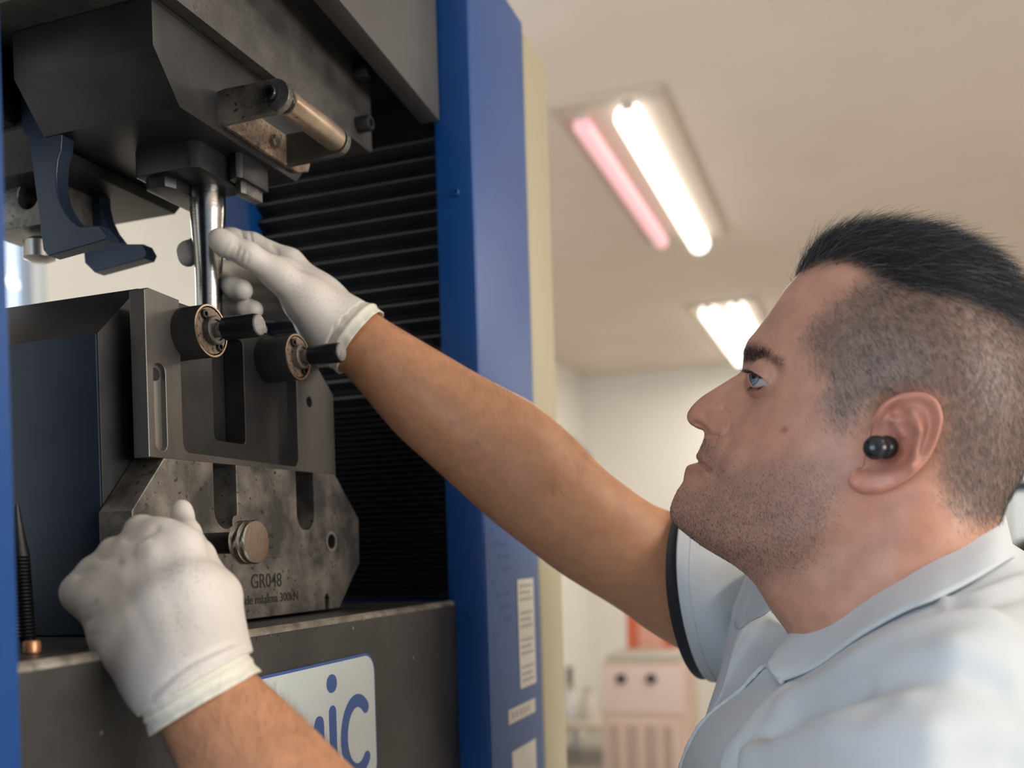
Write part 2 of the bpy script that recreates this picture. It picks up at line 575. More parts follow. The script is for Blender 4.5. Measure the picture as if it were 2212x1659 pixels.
# screw covers: folded bellows between the flanges
def bellows(y, s, x0, x1, name):
    bel = box(name, (x1, min(y, y + s * .012), -.042 + EYE), (x0, max(y, y + s * .012), .60 + EYE), M['bellows_lip' if 0 else 'bellows'], machine, bev=0)
    z = .415
    zs = []
    while z > .165:
        zs.append((z, .0175))
        z -= .0175
    while z > -.035:
        zs.append((z, .0058))
        z -= .0058
    cache = {}
    for zz, h in zs:
        if h not in cache:
            d = .011 if h > .01 else .006
            ya = y
            # pleat section in YZ: outward fold with a thin pale lip
            sec = [(ya, 0), (ya - s * d, -h * .42), (ya - s * d, -h * .52), (ya, -h * .96)]
            bm = bmesh.new()
            ra = [bm.verts.new((x0, p[0], p[1])) for p in sec]
            rb = [bm.verts.new((x1, p[0], p[1])) for p in sec]
            for q in range(3):
                bm.faces.new((ra[q], ra[q + 1], rb[q + 1], rb[q]))
            bm.faces.new(ra)
            bm.faces.new(rb[::-1])
            me = bpy.data.meshes.new('pleat')
            bmesh.ops.recalc_face_normals(bm, faces=bm.faces)
            bm.faces.ensure_lookup_table()
            bm.faces[1].material_index = 1 if h > .01 else 0
            bm.to_mesh(me)
            bm.free()
            me.materials.append(M['bellows'])
            me.materials.append(M['bellows_lip'])
            cache[h] = me
        o = bpy.data.objects.new('pleat', cache[h])
        o.location = (0, 0, zz + EYE)
        COL.objects.link(o)
        attach(o, bel)
    return bel


bellows(.893, 1, XF - .041, XF - .251, 'bellows')
bellows(.297, -1, XF - .041, XF - .251, 'bellows')

# base beam with its worn top lip
XB = -.372
zt = -.045 + EYE
base = prism('base_beam', [(XB, zt - .6), (XB, zt - .003), (XB - .003, zt), (XB - .36, zt), (XB - .36, zt - .6)], 'Y', .3226, .868, M['base'], machine, bev=0)
prism('worn_edge', [(XB + .0006, zt - .0042), (XB + .0006, zt - .0018), (XB - .0018, zt + .0006), (XB - .0046, zt + .0006)], 'Y', .3230, .866, M['edge'], machine, bev=.0004)
box('base_foot', (XB - .36, .08, 0), (XB - .0, 1.11, zt - .6), M['base'], machine, bev=.004)
for k in range(34):
    y = random.uniform(.40, .86)
    z = zt - .004 - abs(random.gauss(0, .035))
    r = random.uniform(.0004, .0013)
    if k < 9:
        z = zt - random.uniform(.004, .016)
    prism('paint_chip', [(y + r * random.uniform(.6, 1.4) * math.cos(a), z + r * random.uniform(.6, 1.5) * math.sin(a)) for a in np.linspace(0, 6.28, 7)[:-1]], 'X', XB - .0002, XB + .00025, M['edge'] if k % 3 else M['engraved'], machine, bev=0)

# badge: white plate, blue rim, rounded blue letters (the first letters are behind the forearm)
by0, by1, bz0, bz1 = .462, .6980, -.178, -.0755
badge = filled('badge', [rrect(by0, bz0 + EYE, by1, bz1 + EYE, .016)], 'X', XB, XB + .0012, M['logo_blue'], machine, bev=.0003)
filled('badge_field', [rrect(by0 + .002, bz0 + .002 + EYE, by1 - .002, bz1 - .002 + EYE, .014)], 'X', XB + .001, XB + .0015, M['plaque'], badge, bev=0)


_lift = 0.0


def badge_stroke(pts, w):
    global _lift
    _lift += .00006                                 # overlapping strokes never share a face
    filled('letter', [stroke_loop([(p[0], p[1] + EYE) for p in pts], w)], 'X', XB + .0013 - _lift * .2, XB + .0017 + _lift, M['logo_blue'], badge, bev=0)


ang = np.radians(np.linspace(48, 312, 30))
badge_stroke([(.6665 + .0205 * math.cos(a), -.1365 + .0265 * math.sin(a)) for a in ang], .0100)
badge_stroke([(.6300, -.113), (.6300, -.168)], .0100)
filled('letter', [[(.6300 + .0072 * math.cos(t), -.0920 + EYE + .0068 * math.sin(t)) for t in np.linspace(0, 6.2832, 25)[:-1]]], 'X', XB + .0013, XB + .0019, M['logo_blue'], badge, bev=0)
badge_stroke([(.6110, -.119), (.6110, -.168)], .0125)
badge_stroke([(.6105, -.118), (.5940, -.150)], .0105)
badge_stroke([(.5780, -.117), (.5940, -.150)], .0105)
badge_stroke([(.5765, -.119), (.5765, -.168)], .0125)
badge_stroke([(.5200, -.116), (.5530, -.116)], .0105)
badge_stroke([(.5200, -.165), (.5530, -.165)], .0105)
badge_stroke([(.5200, -.116), (.5200, -.165)], .0105)
badge_stroke([(.5200, -.141), (.5480, -.141)], .0105)

# crosshead: cover, beam, adapter plate with screws
cross = box('crosshead', (-.62, .3226, .447 + EYE), (-.395, .868, .62 + EYE), M['black_matte'], machine, bev=.002)
prism('crosshead_cover', [(.33, .4650 + EYE), (.866, .4150 + EYE), (.866, .60 + EYE), (.33, .60 + EYE)], 'X', -.392, -.372, M['grey_cover'], machine, bev=.002)
adapter = prism('adapter_plate', [(.500, .3735 + EYE), (.8135, .3735 + EYE), (.8165, .3765 + EYE), (.8165, .447 + EYE), (.500, .447 + EYE)], 'X', -.57, -.42, M['adapter'], machine, bev=.0008)
for z in (.4365, .3895):
    lathe('cap_screw', [(.0072, -.004), (.0072, .0120), (.0062, .0135), (.0036, .0135), (.0034, .008), (0, .008)], R(-.42, .790, z), (1, 0, 0), M['steel'], adapter, n=28)
for z in (.4365, .3895):
    lathe('cap_screw', [(.0072, -.004), (.0072, .0120), (.0062, .0135), (.0036, .0135), (.0034, .008), (0, .008)], R(-.42, .520, z), (1, 0, 0), M['steel'], adapter, n=28)

# bits of the drive behind the near column: bracket, bored block, bright rod end
box('rear_bracket', (-.70, .50, .325 + EYE), (-.58, .60, .42 + EYE), M['steel'], machine, bev=.002)
filled('bored_block', [rrect(-.66, .268 + EYE, -.585, .322 + EYE, .003), circ(-.612, .292 + EYE, .0105)], 'Y', .60, .64, M['steel_face'], machine)
lathe('rod_end', [(.006, 0), (.012, .003), (.012, .016), (.006, .020)], R(-.622, .62, .246), (0, 0, 1), M['steel_bright'], machine)

# ------------------------------------------------------------------ upper grip
ug = empty('upper_grip', R(-.49, .627, .309))
tag(ug, 'dark steel upper wedge grip with slant-edged block, roller handle and two hooks', 'grip')
XU = -.43
prof = [(.529, .50), (.529, .340), (.5545, .3095), (.6995, .3085), (.726, .336), (.726, .372), (.529, .3725)]
body = prism('body', [(y, z + EYE) for y, z in [(.529, .3725), (.529, .340), (.5545, .3095), (.6995, .3085), (.726, .3355), (.726, .3725)]], 'X', -.549, XU, M['steel'], ug, bev=.0008)
# lower step behind, pale underside
prism('rear_body', [(y, z + EYE) for y, z in [(.56, .3725), (.56, .322), (.58, .300), (.70, .300), (.72, .322), (.72, .3725)]], 'X', -.68, -.551, M['steel'], ug, bev=.001)
# jaw block hanging under the body, and the two jaw faces
prism('jaw_guide', [(-.507, .600), (-.503, .5965), (-.457, .5975), (-.450, .602), (-.450, .660), (-.507, .660)], 'Z', .2885 + EYE, .3100 + EYE, M['steel'], ug, bev=.0018)
prism('jaw_guide', [(-.449, .634), (-.4395, .630), (-.4360, .634), (-.4360, .668), (-.449, .668)], 'Z', .2900 + EYE, .3100 + EYE, M['steel'], ug, bev=.0010)
prism('jaw', [(-.503, .606), (-.497, .602), (-.484, .604), (-.4800, .612), (-.4800, .664), (-.503, .664)], 'Z', .2810 + EYE, .2900 + EYE, M['steel'], ug, bev=.0008)
prism('jaw', [(-.4475, .640), (-.4410, .638), (-.4390, .642), (-.4390, .664), (-.4475, .664)], 'Z', .2810 + EYE, .2905 + EYE, M['steel_face'], ug, bev=.0006)

# roller handle: U-shaped strap bolted to the front face, roller between its arms
ZH = .3265
for ya in (.5960, .6790):
    filled('handle_arm', [[(XU - .002, ZH - .0125 + EYE), (XU + .048, ZH - .0115 + EYE)] + [(XU + .048 + .0120 * math.sin(a), ZH + EYE - .0118 * math.cos(a)) for a in np.linspace(0, math.pi, 12)] + [(XU + .048, ZH + .0118 + EYE), (XU + .006, ZH + .0125 + EYE), (XU - .002, ZH + .0110 + EYE)]], 'Y', ya, ya + .0055, M['steel_face'], ug)
strap = prism('handle_strap', [(.5965, ZH - .0125 + EYE), (.6750, ZH - .0125 + EYE), (.6950, ZH - .0125 + EYE), (.7120, ZH - .006 + EYE), (.7160, ZH + .004 + EYE), (.7130, ZH + .012 + EYE), (.5965, ZH + .012 + EYE)], 'X', XU, XU + .0045, M['rust'], ug, bev=.0012)
lathe('strap_bolt', [(.0052, 0), (.0052, .0035), (.0045, .0045), (0, .0045)], R(XU + .0045, .6600, ZH - .0010), (1, 0, 0), M['steel_bright'], strap, n=6, angle=20)
roller = lathe('roller', [(.0075, .0), (.0096, .001), (.0096, .069), (.0088, .071), (.0075, .0715)], R(XU + .0500, .6065, ZH), (0, 1, 0), M['roller'], ug)
lathe('roller_bush', [(.0082, -.005), (.0082, .004)], R(XU + .0500, .6065, ZH), (0, 1, 0), M['black'], ug)
socket_screw('arm_screw', R(XU + .0455, .5960, ZH + .001), (0, -1, 0), .0056, .004, M['black'], None, ug)


# hooks: flat bars cut to a C, hanging behind the front body
def hook(Y, pts, name='hook'):
    loop = [tuple(onY(u, v, Y)[[0, 2]]) for u, v in pts]
    return filled(name, [loop], 'Y', Y, Y + .012, M['blue_dark'], ug, bev=.0008)


arc1 = [(131, 322), (124, 345), (121, 375), (122, 405), (128, 432), (140, 458), (156, 478), (172, 489)]
hook(.556, [(45, 240), (50, 290), (62, 300), (78, 420), (93, 540), (104, 552), (228, 517), (232, 508), (214, 487)] + arc1[::-1] + [(140, 200), (45, 180)])
arc2 = [(229, 362), (220, 385), (216, 412), (217, 440), (224, 470), (237, 497), (254, 519), (270, 527)]
hook(.640, [(157, 330), (170, 430), (183, 568), (203, 588), (312, 558), (318, 545), (308, 527)] + arc2[::-1] + [(240, 300), (150, 300)])

# ------------------------------------------------------------------ lower grip
lg = empty('lower_grip', R(-.49, .627, -.045))
tag(lg, 'dark steel lower wedge grip with slotted front plates and two black handles', 'grip')
XL = -.446
z0 = -.0445
prism('body', [(y, z + EYE) for y, z in [(.489, z0), (.489, .1445), (.5270, .1815), (.727, .1815), (.765, .1445), (.765, z0)]], 'X', -.62, XL, M['steel'], lg, bev=.0008)
box('side_tint_plate', (-.615, .4878, z0 + .001 + EYE), (XL - .0008, .4892, .1440 + EYE), M['blue_dark'], lg, bev=.0004)  # added thin plate; its navy stands for the bluish light on this steel face
Xp = -.42


def YZ(u, v, x=Xp):
    p = onX(u, v, x)
    return (p[1], p[2])


# lower front plate: octagonal, two slots open at the top, hole, notch
def uslot(yc, w, ztop, zbot):
    r = w / 2
    return [(yc + r, ztop)] + [(yc + r * math.cos(a), zbot + r + r * math.sin(a)) for a in -np.linspace(0, math.pi, 14)] + [(yc - r, ztop)]


pt = .0705
s1 = [(y, z + EYE) for y, z in uslot(.5785, .026, pt, .0225)]
s2 = [(y, z + EYE) for y, z in uslot(.6825, .026, pt, .0225)]
notch = [(.7080, -.0425 + EYE), (.7080, -.0340 + EYE)] + [(.7115 - .0035 * math.cos(a), -.0340 + EYE + .0045 * math.sin(a)) for a in np.linspace(.2, math.pi - .2, 7)] + [(.7150, -.0340 + EYE), (.7150, -.0425 + EYE)]
outer = [(.4846, .0325 + EYE), (.4846, -.0425 + EYE)] + notch + [(.7310, -.0425 + EYE), (.7680, -.0050 + EYE), (.7690, .0335 + EYE), (.7300, pt + EYE)] + s2 + s1 + [(.5185, pt + EYE)]
plate = filled('lower_plate', [outer, circ(.7205, .0135 + EYE, .0062)], 'X', XL + .0005, Xp, M['steel_face'], lg)
filled('hole_ring', [circ(.7205, .0135 + EYE, .0088), circ(.7205, .0135 + EYE, .0062)[::-1]], 'X', Xp, Xp + .0006, M['steel_bright'], plate, bev=.0002)
text_on_front('engraving', 'GR048', .0150, Xp + .0001, .6045, -.0205 + EYE, M['engraved'], plate, sx=.95, bold=.0001)
text_on_front('engraving', 'Capacidade máxima 300kN', .0095, Xp + .0001, .5625, -.0320 + EYE, M['engraved'], plate, sx=1.0, bold=.00008)
em = filled('stamped_badge', [rrect(.585, .0015 + EYE, .6495, .0320 + EYE, .004)], 'X', Xp - .0004, Xp + .0004, M['steel_face'], plate, bev=.0003)
text_on_front('stamped_letters', 'emic', .0240, Xp + .0005, .589, .0085 + EYE, M['engraved'], em, sx=1.0, bold=.0004)

# upper front plate: milled pocket open at the top, rails either side, groove and hole; panel with a window set back in the pocket
pocket = [(.6740, .1735)] + [(.6670 + .007 * math.cos(a), .0795 - .007 * math.sin(a)) for a in np.linspace(0, math.pi / 2, 6)] + [(.5415 - .007 * math.sin(a), .0795 - .007 * math.cos(a)) for a in np.linspace(0, math.pi / 2, 6)] + [(.5345, .1725)]
fp = [(.5010, .0665), (.7310, .0700), (.7310, .1375), (.7080, .1560), (.6950, .1735)] + pocket + [(.5050, .1735), (.5010, .1715)]
front = filled('front_plate', [[(y, z + EYE) for y, z in fp], rrect(.5075, .0715 + EYE, .5185, .1270 + EYE, .0050)[::-1], circ(.6925, .1265 + EYE, .0042)[::-1]], 'X', -.4315, Xp + .0003, M['rail'], lg)
box('rail_groove', (-.4315, .5065, .0690 + EYE), (Xp - .0035, .5195, .1280 + EYE), M['steel_bright'], front, bev=0)
lathe('rail_hole', [(.0042, 0), (.0042, .0006)], R(Xp - .0036, .5130, .1205), (1, 0, 0), M['black_matte'], front, n=24)
box('plate_backing', (XL + .0005, .5240, .0700 + EYE), (-.4320, .7260, .0840 + EYE), M['black_matte'], lg, bev=0)
panel = filled('panel', [[(.5330, .0700 + EYE), (.6750, .0700 + EYE), (.6750, .1735 + EYE), (.5330, .1735 + EYE)], rrect(.5795, .0855 + EYE, .6165, .1620 + EYE, .004)[::-1]], 'X', XL + .0005, Xp - .0085, M['steel'], lg)
box('slide', (XL - .012, .5800, .0700 + EYE), (XL + .004, .5970, .1350 + EYE), M['steel_face'], lg, bev=.001)
box('window_back', (XL - .0140, .570, .0700 + EYE), (XL - .0120, .625, .170 + EYE), M['black_matte'], lg, bev=0)


# clamping bosses with black handles, axis towards +X
def boss(y, z, s=1.0):
    o = R(Xp - .008, y, z)
    b = lathe('boss', [(.0172 * s, 0), (.0172 * s, .026), (.0166 * s, .0270), (.0152 * s, .0270), (.0148 * s, .0262), (.0094 * s, .0262)], o, (1, 0, 0), M['steel'], lg, n=48)
    lathe('boss_rim', [(.0160 * s, 0), (.0172 * s, 0), (.0172 * s, .0006), (.0160 * s, .0006)], o + np.array([.0268, 0, 0]), (1, 0, 0), M['roller'], b, n=48, ring=True)
    lathe('boss_face', [(.0094 * s, 0), (.0160 * s, 0), (.0160 * s, .0004), (.0094 * s, .0004)], o + np.array([.0266, 0, 0]), (1, 0, 0), M['rust'], b, n=48, ring=True)
    lathe('collar', [(.0094 * s, 0), (.0094 * s, .0055), (.0088 * s, .0062), (.0070 * s, .0062), (.0068 * s, .0050), (.0, .0050)], o + np.array([.0262, 0, 0]), (1, 0, 0), M['steel_face'], b, n=40)
    for a in (-52, 128 + 0):
        ca, sa = math.cos(math.radians(a + 180)), math.sin(math.radians(a + 180))
        socket_screw('boss_screw', o + np.array([.0262, .0120 * s * ca, .0120 * s * sa]), (1, 0, 0), .0030 * s, .0030, M['black'], None, b)
    h = lathe('handle', [(.0048 * s, .0), (.0048 * s, .0060), (.0046 * s, .0075)], o + np.array([.0310, 0, 0]), (1, 0, 0), M['steel_bright'], lg, n=28)
    lathe('handle_grip', [(.0046 * s, 0), (.0074 * s, .001), (.0076 * s, .0235), (.0070 * s, .0260), (.0062 * s, .0262)], o + np.array([.0375, 0, 0]), (1, 0, 0), M['black'], h, n=32)
    lathe('handle_cap', [(.0066 * s, 0), (.0064 * s, .0012), (.0050 * s, .0022), (0, .0026)], o + np.array([.0635, 0, 0]), (1, 0, 0), M['cap'], h, n=28)
    return b


boss(*[q - (EYE if k else 0) for k, q in enumerate(YZ(445, 716, -.405))])
boss(*[q - (EYE if k else 0) for k, q in enumerate(YZ(634, 772, -.405))])

# turned knob on its shaft (near one is in the gloved fist)
def knob(u, v, x, ln):
    p = onX(u, v, x)
    o = np.array([Xp, p[1], p[2]])
    L = x - Xp
    sh = lathe('knob_shaft', [(.0070, 0), (.0070, L - .014), (.0064, L - .012), (.0064, L - .004)], o, (1, 0, 0), M['steel'], lg, n=28)
    lathe('turned_knob', [(.0075, 0), (.0136, .0006), (.0142, .0015), (.0142, .0068), (.0138, .0074), (.0142, .0080), (.0142, .0112), (.0134, .0125), (0, .0125)], o + np.array([L - .008, 0, 0]), (1, 0, 0), M['knob'], sh, n=56)
    return sh


knob(542, 1171, -.371, 0)

# short side lever the fist closes on
_f, _o = onT(300, 1238, .550), R(-.433, .487, 0)
_o[2] = _f[2] - .004
lathe('side_lever', [(.0045, 0), (.0045, np.linalg.norm(_f - _o) - .004), (.0080, np.linalg.norm(_f - _o)), (.0080, np.linalg.norm(_f - _o) + .010), (.005, np.linalg.norm(_f - _o) + .013)], _o, _f - _o, M['steel_bright'], lg, n=24)

# ------------------------------------------------------------------ specimen
sp_c = onY(448, 500, .640)
specimen = lathe('test_specimen', [(.0100, -.115), (.0100, -.004), (.0103, .008), (.0122, .034), (.0134, .052), (.0135, .0535), (.0135, .086), (.0128, .088)], (sp_c[0], sp_c[1], sp_c[2] - .038), (0.018, 0, 1), M['rod'], None, n=64)
tag(specimen, 'shiny turned steel rod held upright between the two grips', 'test specimen')
me5 = text_mesh('5', .013, 0)
co = np.empty(len(me5.vertices) * 3)
me5.vertices.foreach_get('co', co)
co = co.reshape(-1, 3)
n5 = onY(473, 415, .640)
rr = .0136
th = math.radians(-38) + (co[:, 1] - .004) / rr * 0 + (co[:, 0] - .003) / rr
axx = sp_c[0] + .018 * (n5[2] - sp_c[2])
me5.vertices.foreach_set('co', np.stack([axx + rr * np.cos(th), .640 + rr * np.sin(th), n5[2] - .008 + co[:, 1]], 1).ravel())
finish('marker_digit', me5, M['engraved'], specimen)

# threaded stud and small copper stub on the table beside the near column
st = onZ(58, 1385, -.045)
stud = lathe('threaded_stud', [(.0050, 0)] + [(.0050 + .0006 * (k % 2), .002 + k * .0011) for k in range(46)] + [(.0042, .060), (.0016, .083), (.0, .083)], st, (-.06, 0, 1), M['steel'], None, n=24)
tag(stud, 'pointed threaded steel stud standing on the base beside the near column', 'stud')
cp = onZ(70, 1412, -.045)
stub = lathe('copper_stub', [(.0030, 0), (.0040, .0008), (.0042, .0050), (.0036, .0066), (.0, .0070)], cp, (0, 0, 1), principled('copper', (.62, .30, .16), .4, .6), None, n=20)
tag(stub, 'small orange copper stub lying on the base beside the stud', 'stub')

# ------------------------------------------------------------------ the man: head
person = empty('person', R(.10, .66, -EYE))
tag(person, 'man in a white short-sleeved lab coat looking up, gloved hands on the machine', 'person')
YH = .66


def pl(u, v, w=0.0):
    """pixel and half-width (mm) to the head's own side plane (X, Z above the camera)"""
    p = onY(u, v, YH - w / 1000.0)
    return np.array([p[0], p[2] - EYE])


def catmull(P, n=8, closed=False):
    P = np.array(P, float)
    m = len(P)
    out = []
    for i in range(m if closed else m - 1):
        p0 = P[(i - 1) % m] if closed or i > 0 else 2 * P[0] - P[1]
        p1, p2 = P[i % m], P[(i + 1) % m]
        p3 = P[(i + 2) % m] if closed or i + 2 < m else 2 * P[-1] - P[-2]
        for k in range(n):
            t = k / n
            out.append(.5 * ((2 * p1) + (-p0 + p2) * t + (2 * p0 - 5 * p1 + 4 * p2 - p3) * t * t + (-p0 + 3 * p1 - 3 * p2 + p3) * t ** 3))
    if not closed:
        out.append(P[-1])
    return np.array(out)


def seg_dist(Q, poly, closed=False):
    """distance of points Q (n,2) to a polyline"""
    A = np.array(poly[:-1] if not closed else poly)
    B = np.array(poly[1:] if not closed else list(poly[1:]) + [poly[0]])
    best = np.full(len(Q), 1e9)
    for a, b in zip(A, B):
        d = b - a
        L = d @ d + 1e-18
        t = np.clip(((Q - a) @ d) / L, 0, 1)
        best = np.minimum(best, np.hypot(*(Q - a - t[:, None] * d).T))
    return best


def inside(Q, poly):
    P = np.array(poly)
    x, y = Q[:, 0], Q[:, 1]
    r = np.zeros(len(Q), bool)
    j = len(P) - 1
    for i in range(len(P)):
        c = (P[i, 1] > y) != (P[j, 1] > y)
        with np.errstate(divide='ignore', invalid='ignore'):
            r ^= c & (x < (P[j, 0] - P[i, 0]) * (y - P[i, 1]) / (P[j, 1] - P[i, 1]) + P[i, 0])
        j = i
    return r


OUT_PX = [(1722, 600), (1697, 628), (1664, 678), (1636, 714), (1616, 737), (1608, 760), (1605, 786), (1601, 803), (1577, 819), (1543, 840), (1514, 859), (1493, 880), (1484, 898), (1489, 914),
          (1505, 925), (1519, 931), (1522, 943), (1516, 963), (1506, 981), (1505, 990), (1509, 998), (1499, 1001), (1485, 1007), (1479, 1022), (1475, 1042), (1463, 1060), (1451, 1088), (1448, 1107),
          (1456, 1129), (1479, 1151), (1521, 1182), (1565, 1208), (1598, 1229), (1631, 1260), (1657, 1303), (1676, 1331), (1705, 1372), (1740, 1440), (1830, 1510), (1960, 1500), (2080, 1400), (2140, 1290),
          (2152, 1190), (2164, 1112), (2182, 1072), (2206, 1030), (2222, 980), (2238, 900), (2240, 800), (2226, 710), (2190, 630), (2130, 565), (2060, 525), (1980, 502), (1900, 494), (1830, 502), (1775, 530), (1742, 568)]
OUTL = catmull([pl(*p) for p in OUT_PX], 10, True)
HC = pl(1850, 955)
# arc-length resample by angle about the centre
_a = np.unwrap(np.arctan2(OUTL[:, 1] - HC[1], OUTL[:, 0] - HC[0]))
NA, NR = 820, 150
if _a[-1] < _a[0]:
    OUTL, _a = OUTL[::-1], _a[::-1]
_seg = np.r_[0, np.cumsum(np.hypot(*np.diff(np.vstack([OUTL, OUTL[:1]]), axis=0).T))]
# finer spacing along the face profile
_wgt = 1.0 + 1.6 * (np.vstack([OUTL, OUTL[:1]])[:, 0] < pl(1700, 900)[0]) * (np.vstack([OUTL, OUTL[:1]])[:, 1] > pl(1500, 1200)[1])
_cum = np.r_[0, np.cumsum(np.diff(_seg) * _wgt[:-1])]
_s = np.linspace(0, _cum[-1], NA, endpoint=False)
_ring = np.vstack([OUTL, OUTL[:1]])
RIM = np.stack([np.interp(_s, _cum, _ring[:, 0]), np.interp(_s, _cum, _ring[:, 1])], 1)

# inflation: solve a membrane over the outline, half-width follows its square root
gx = np.arange(-.145, .135, .00125)
gz = np.arange(-.125, .215, .00125)
GX, GZ = np.meshgrid(gx, gz, indexing='ij')
gp = np.stack([GX.ravel(), GZ.ravel()], 1)
gin = inside(gp, OUTL).reshape(GX.shape)
gd = seg_dist(gp, OUTL[::2], True).reshape(GX.shape)


def relax(S, mask, h, it):
    for _ in range(it):
        q = .25 * (np.roll(S, 1, 0) + np.roll(S, -1, 0) + np.roll(S, 1, 1) + np.roll(S, -1, 1) + h * h)
        S = np.where(mask, q + .0 * S, 0)
    return S


S = None
for k in (8, 4, 2, 1):
    m = gin[::k, ::k]
    if S is None:
        S = np.zeros(m.shape)
    else:
        S = np.repeat(np.repeat(S, 2, 0), 2, 1)
        S = np.pad(S, ((0, max(0, m.shape[0] - S.shape[0])), (0, max(0, m.shape[1] - S.shape[1]))), mode='edge')[:m.shape[0], :m.shape[1]] * 1.0
    S = relax(S, m, .00125 * k, {8: 900, 4: 500, 2: 350, 1: 200}[k])
G = np.where(gin & (gd > .003), S / np.maximum(gd, 1e-5), np.nan)
W_ = np.isfinite(G).astype(float)
G0 = np.nan_to_num(G)
for _ in range(40):                                 # carry the ratio out to the rim
    num = sum(np.roll(G0 * W_, s, a) for s in (1, -1) for a in (0, 1)) + G0 * W_
    den = sum(np.roll(W_, s, a) for s in (1, -1) for a in (0, 1)) + W_
    fill = (~np.isfinite(G)) & (den > 0)
    G0 = np.where(fill, num / np.maximum(den, 1e-9), G0)
    W_ = np.where(fill, 1.0, W_)


def bil(F, Q):
    i = np.clip((Q[:, 0] - gx[0]) / .00125, 0, len(gx) - 2.001)
    j = np.clip((Q[:, 1] - gz[0]) / .00125, 0, len(gz) - 2.001)
    a, b = i.astype(int), j.astype(int)
    s, t = i - a, j - b
    return F[a, b] * (1 - s) * (1 - t) + F[a + 1, b] * s * (1 - t) + F[a, b + 1] * (1 - s) * t + F[a + 1, b + 1] * s * t


CTRL = [(1500, 895, 7), (1525, 880, 9.5), (1547, 912, 16), (1562, 925, 16.5), (1525, 918, 11), (1560, 852, 8.5), (1590, 832, 9), (1600, 862, 15), (1580, 882, 16), (1582, 910, 20),
        (1614, 800, 9), (1632, 785, 26), (1628, 752, 20), (1652, 748, 34), (1690, 775, 48), (1722, 705, 51), (1655, 705, 20), (1690, 655, 30), (1740, 625, 37), (1800, 605, 50), (1780, 705, 63),
        (1850, 765, 72), (1950, 705, 75), (2050, 705, 74), (2150, 755, 62), (2000, 585, 58), (1900, 530, 42), (1800, 545, 36), (2100, 610, 52),
        (1616, 870, 26), (1650, 868, 40), (1690, 862, 51), (1750, 852, 63), (1820, 880, 70), (1618, 930, 36), (1680, 930, 53), (1750, 950, 63), (1820, 960, 67), (1880, 960, 69), (1960, 960, 70), (2050, 900, 70), (2135, 950, 56),
        (1526, 962, 15), (1560, 972, 29), (1541, 1012, 24), (1516, 1000, 12), (1510, 1040, 18), (1560, 1040, 33), (1620, 1000, 45), (1700, 1020, 58), (1780, 1030, 64), (1475, 1085, 13), (1515, 1100, 26), (1590, 1110, 41), (1680, 1110, 54),
        (1770, 1100, 61), (1850, 1080, 63), (1560, 1180, 30), (1650, 1205, 44), (1750, 1180, 55), (1850, 1150, 59), (1700, 1290, 38), (1800, 1250, 52), (1900, 1180, 59), (2000, 1100, 62), (2100, 1080, 50), (1800, 1350, 50), (1950, 1280, 62), (2080, 1180, 52), (2110, 1265, 26), (2040, 1330, 34), (1665, 825, 45), (1700, 820, 53)]
cq = np.array([pl(*c) for c in CTRL])
cw = np.array([c[2] for c in CTRL]) / 1000


def S_at(Q):
    d = seg_dist(Q, OUTL[::2], True)
    b = np.clip((d - .005) / .006, 0, 1)
    return np.maximum(bil(G0, Q), 1e-6) * d * (1 - b) + np.maximum(bil(S, Q), 1e-9) * b


ratio = np.log(cw / np.sqrt(np.maximum(S_at(cq), 1e-8)))


def tps(r):
    return np.where(r > 0, r * r * np.log(np.maximum(r, 1e-9)), 0)


nC = len(cq)
_K = tps(np.linalg.norm(cq[:, None] - cq[None], axis=2) * 10) + np.eye(nC) * .012
_P = np.c_[np.ones(nC), cq * 10]
_A = np.block([[_K, _P], [_P.T, np.zeros((3, 3))]])
_sol = np.linalg.solve(_A, np.r_[ratio, 0, 0, 0])


def ratio_at(Q):
    out = np.empty(len(Q))
    for s in range(0, len(Q), 20000):
        q = Q[s:s + 20000]
        out[s:s + 20000] = tps(np.linalg.norm(q[:, None] - cq[None], axis=2) * 10) @ _sol[:nC] + np.c_[np.ones(len(q)), q * 10] @ _sol[nC:]
    return out


tt = np.linspace(0, 1, NR + 1)[1:]
tt = 1 - (1 - tt) ** 1.55                          # crowd rows at the rim
HQ = (HC[None, None] + (RIM[None] - HC[None, None]) * tt[:, None, None]).reshape(-1, 2)
HQ = np.vstack([HC[None], HQ])


def base_w(Q):
    return np.sqrt(np.maximum(S_at(Q), 0)) * np.exp(ratio_at(Q))


HW = base_w(HQ)
HW[-NA:] = 0
RIMD = seg_dist(HQ, OUTL[::2], True)
EDGE = np.clip(RIMD / .004, 0, 1)


def stroke(pts, rad, amp, sub=6, Q=None, pw=2):
    """soft ridge (amp > 0) or crease (amp < 0) in mm along points (u, v, w)"""
    P = np.array([pl(*p) for p in pts])
    if len(P) > 2:
        P = catmull(P, sub)
    q = HQ if Q is None else Q
    d = seg_dist(q, P) if len(P) > 1 else np.hypot(*(q - P[0]).T)
    return amp / 1000 * np.exp(-(d / (rad / 1000)) ** pw)


def add(*a, **k):
    global HW
    HW = HW + stroke(*a, **k) * EDGE


# nose: wing, crease round it, nostril, soft tip
add([(1540, 918, 17), (1556, 916, 17)], 6.5, 1.0)
add([(1560, 884, 16), (1574, 898, 18), (1577, 918, 18), (1570, 936, 17), (1553, 944, 16)], 2.5, -2.1)
add([(1519, 931, 8), (1533, 940, 13), (1550, 945, 16)], 1.6, -2.0)
add([(1503, 915, 6), (1516, 921, 9), (1527, 930, 11)], 1.7, -3.4)
add([(1522, 898, 10), (1530, 912, 12)], 2.2, -.6)
add([(1495, 893, 5)], 4.0, .8)
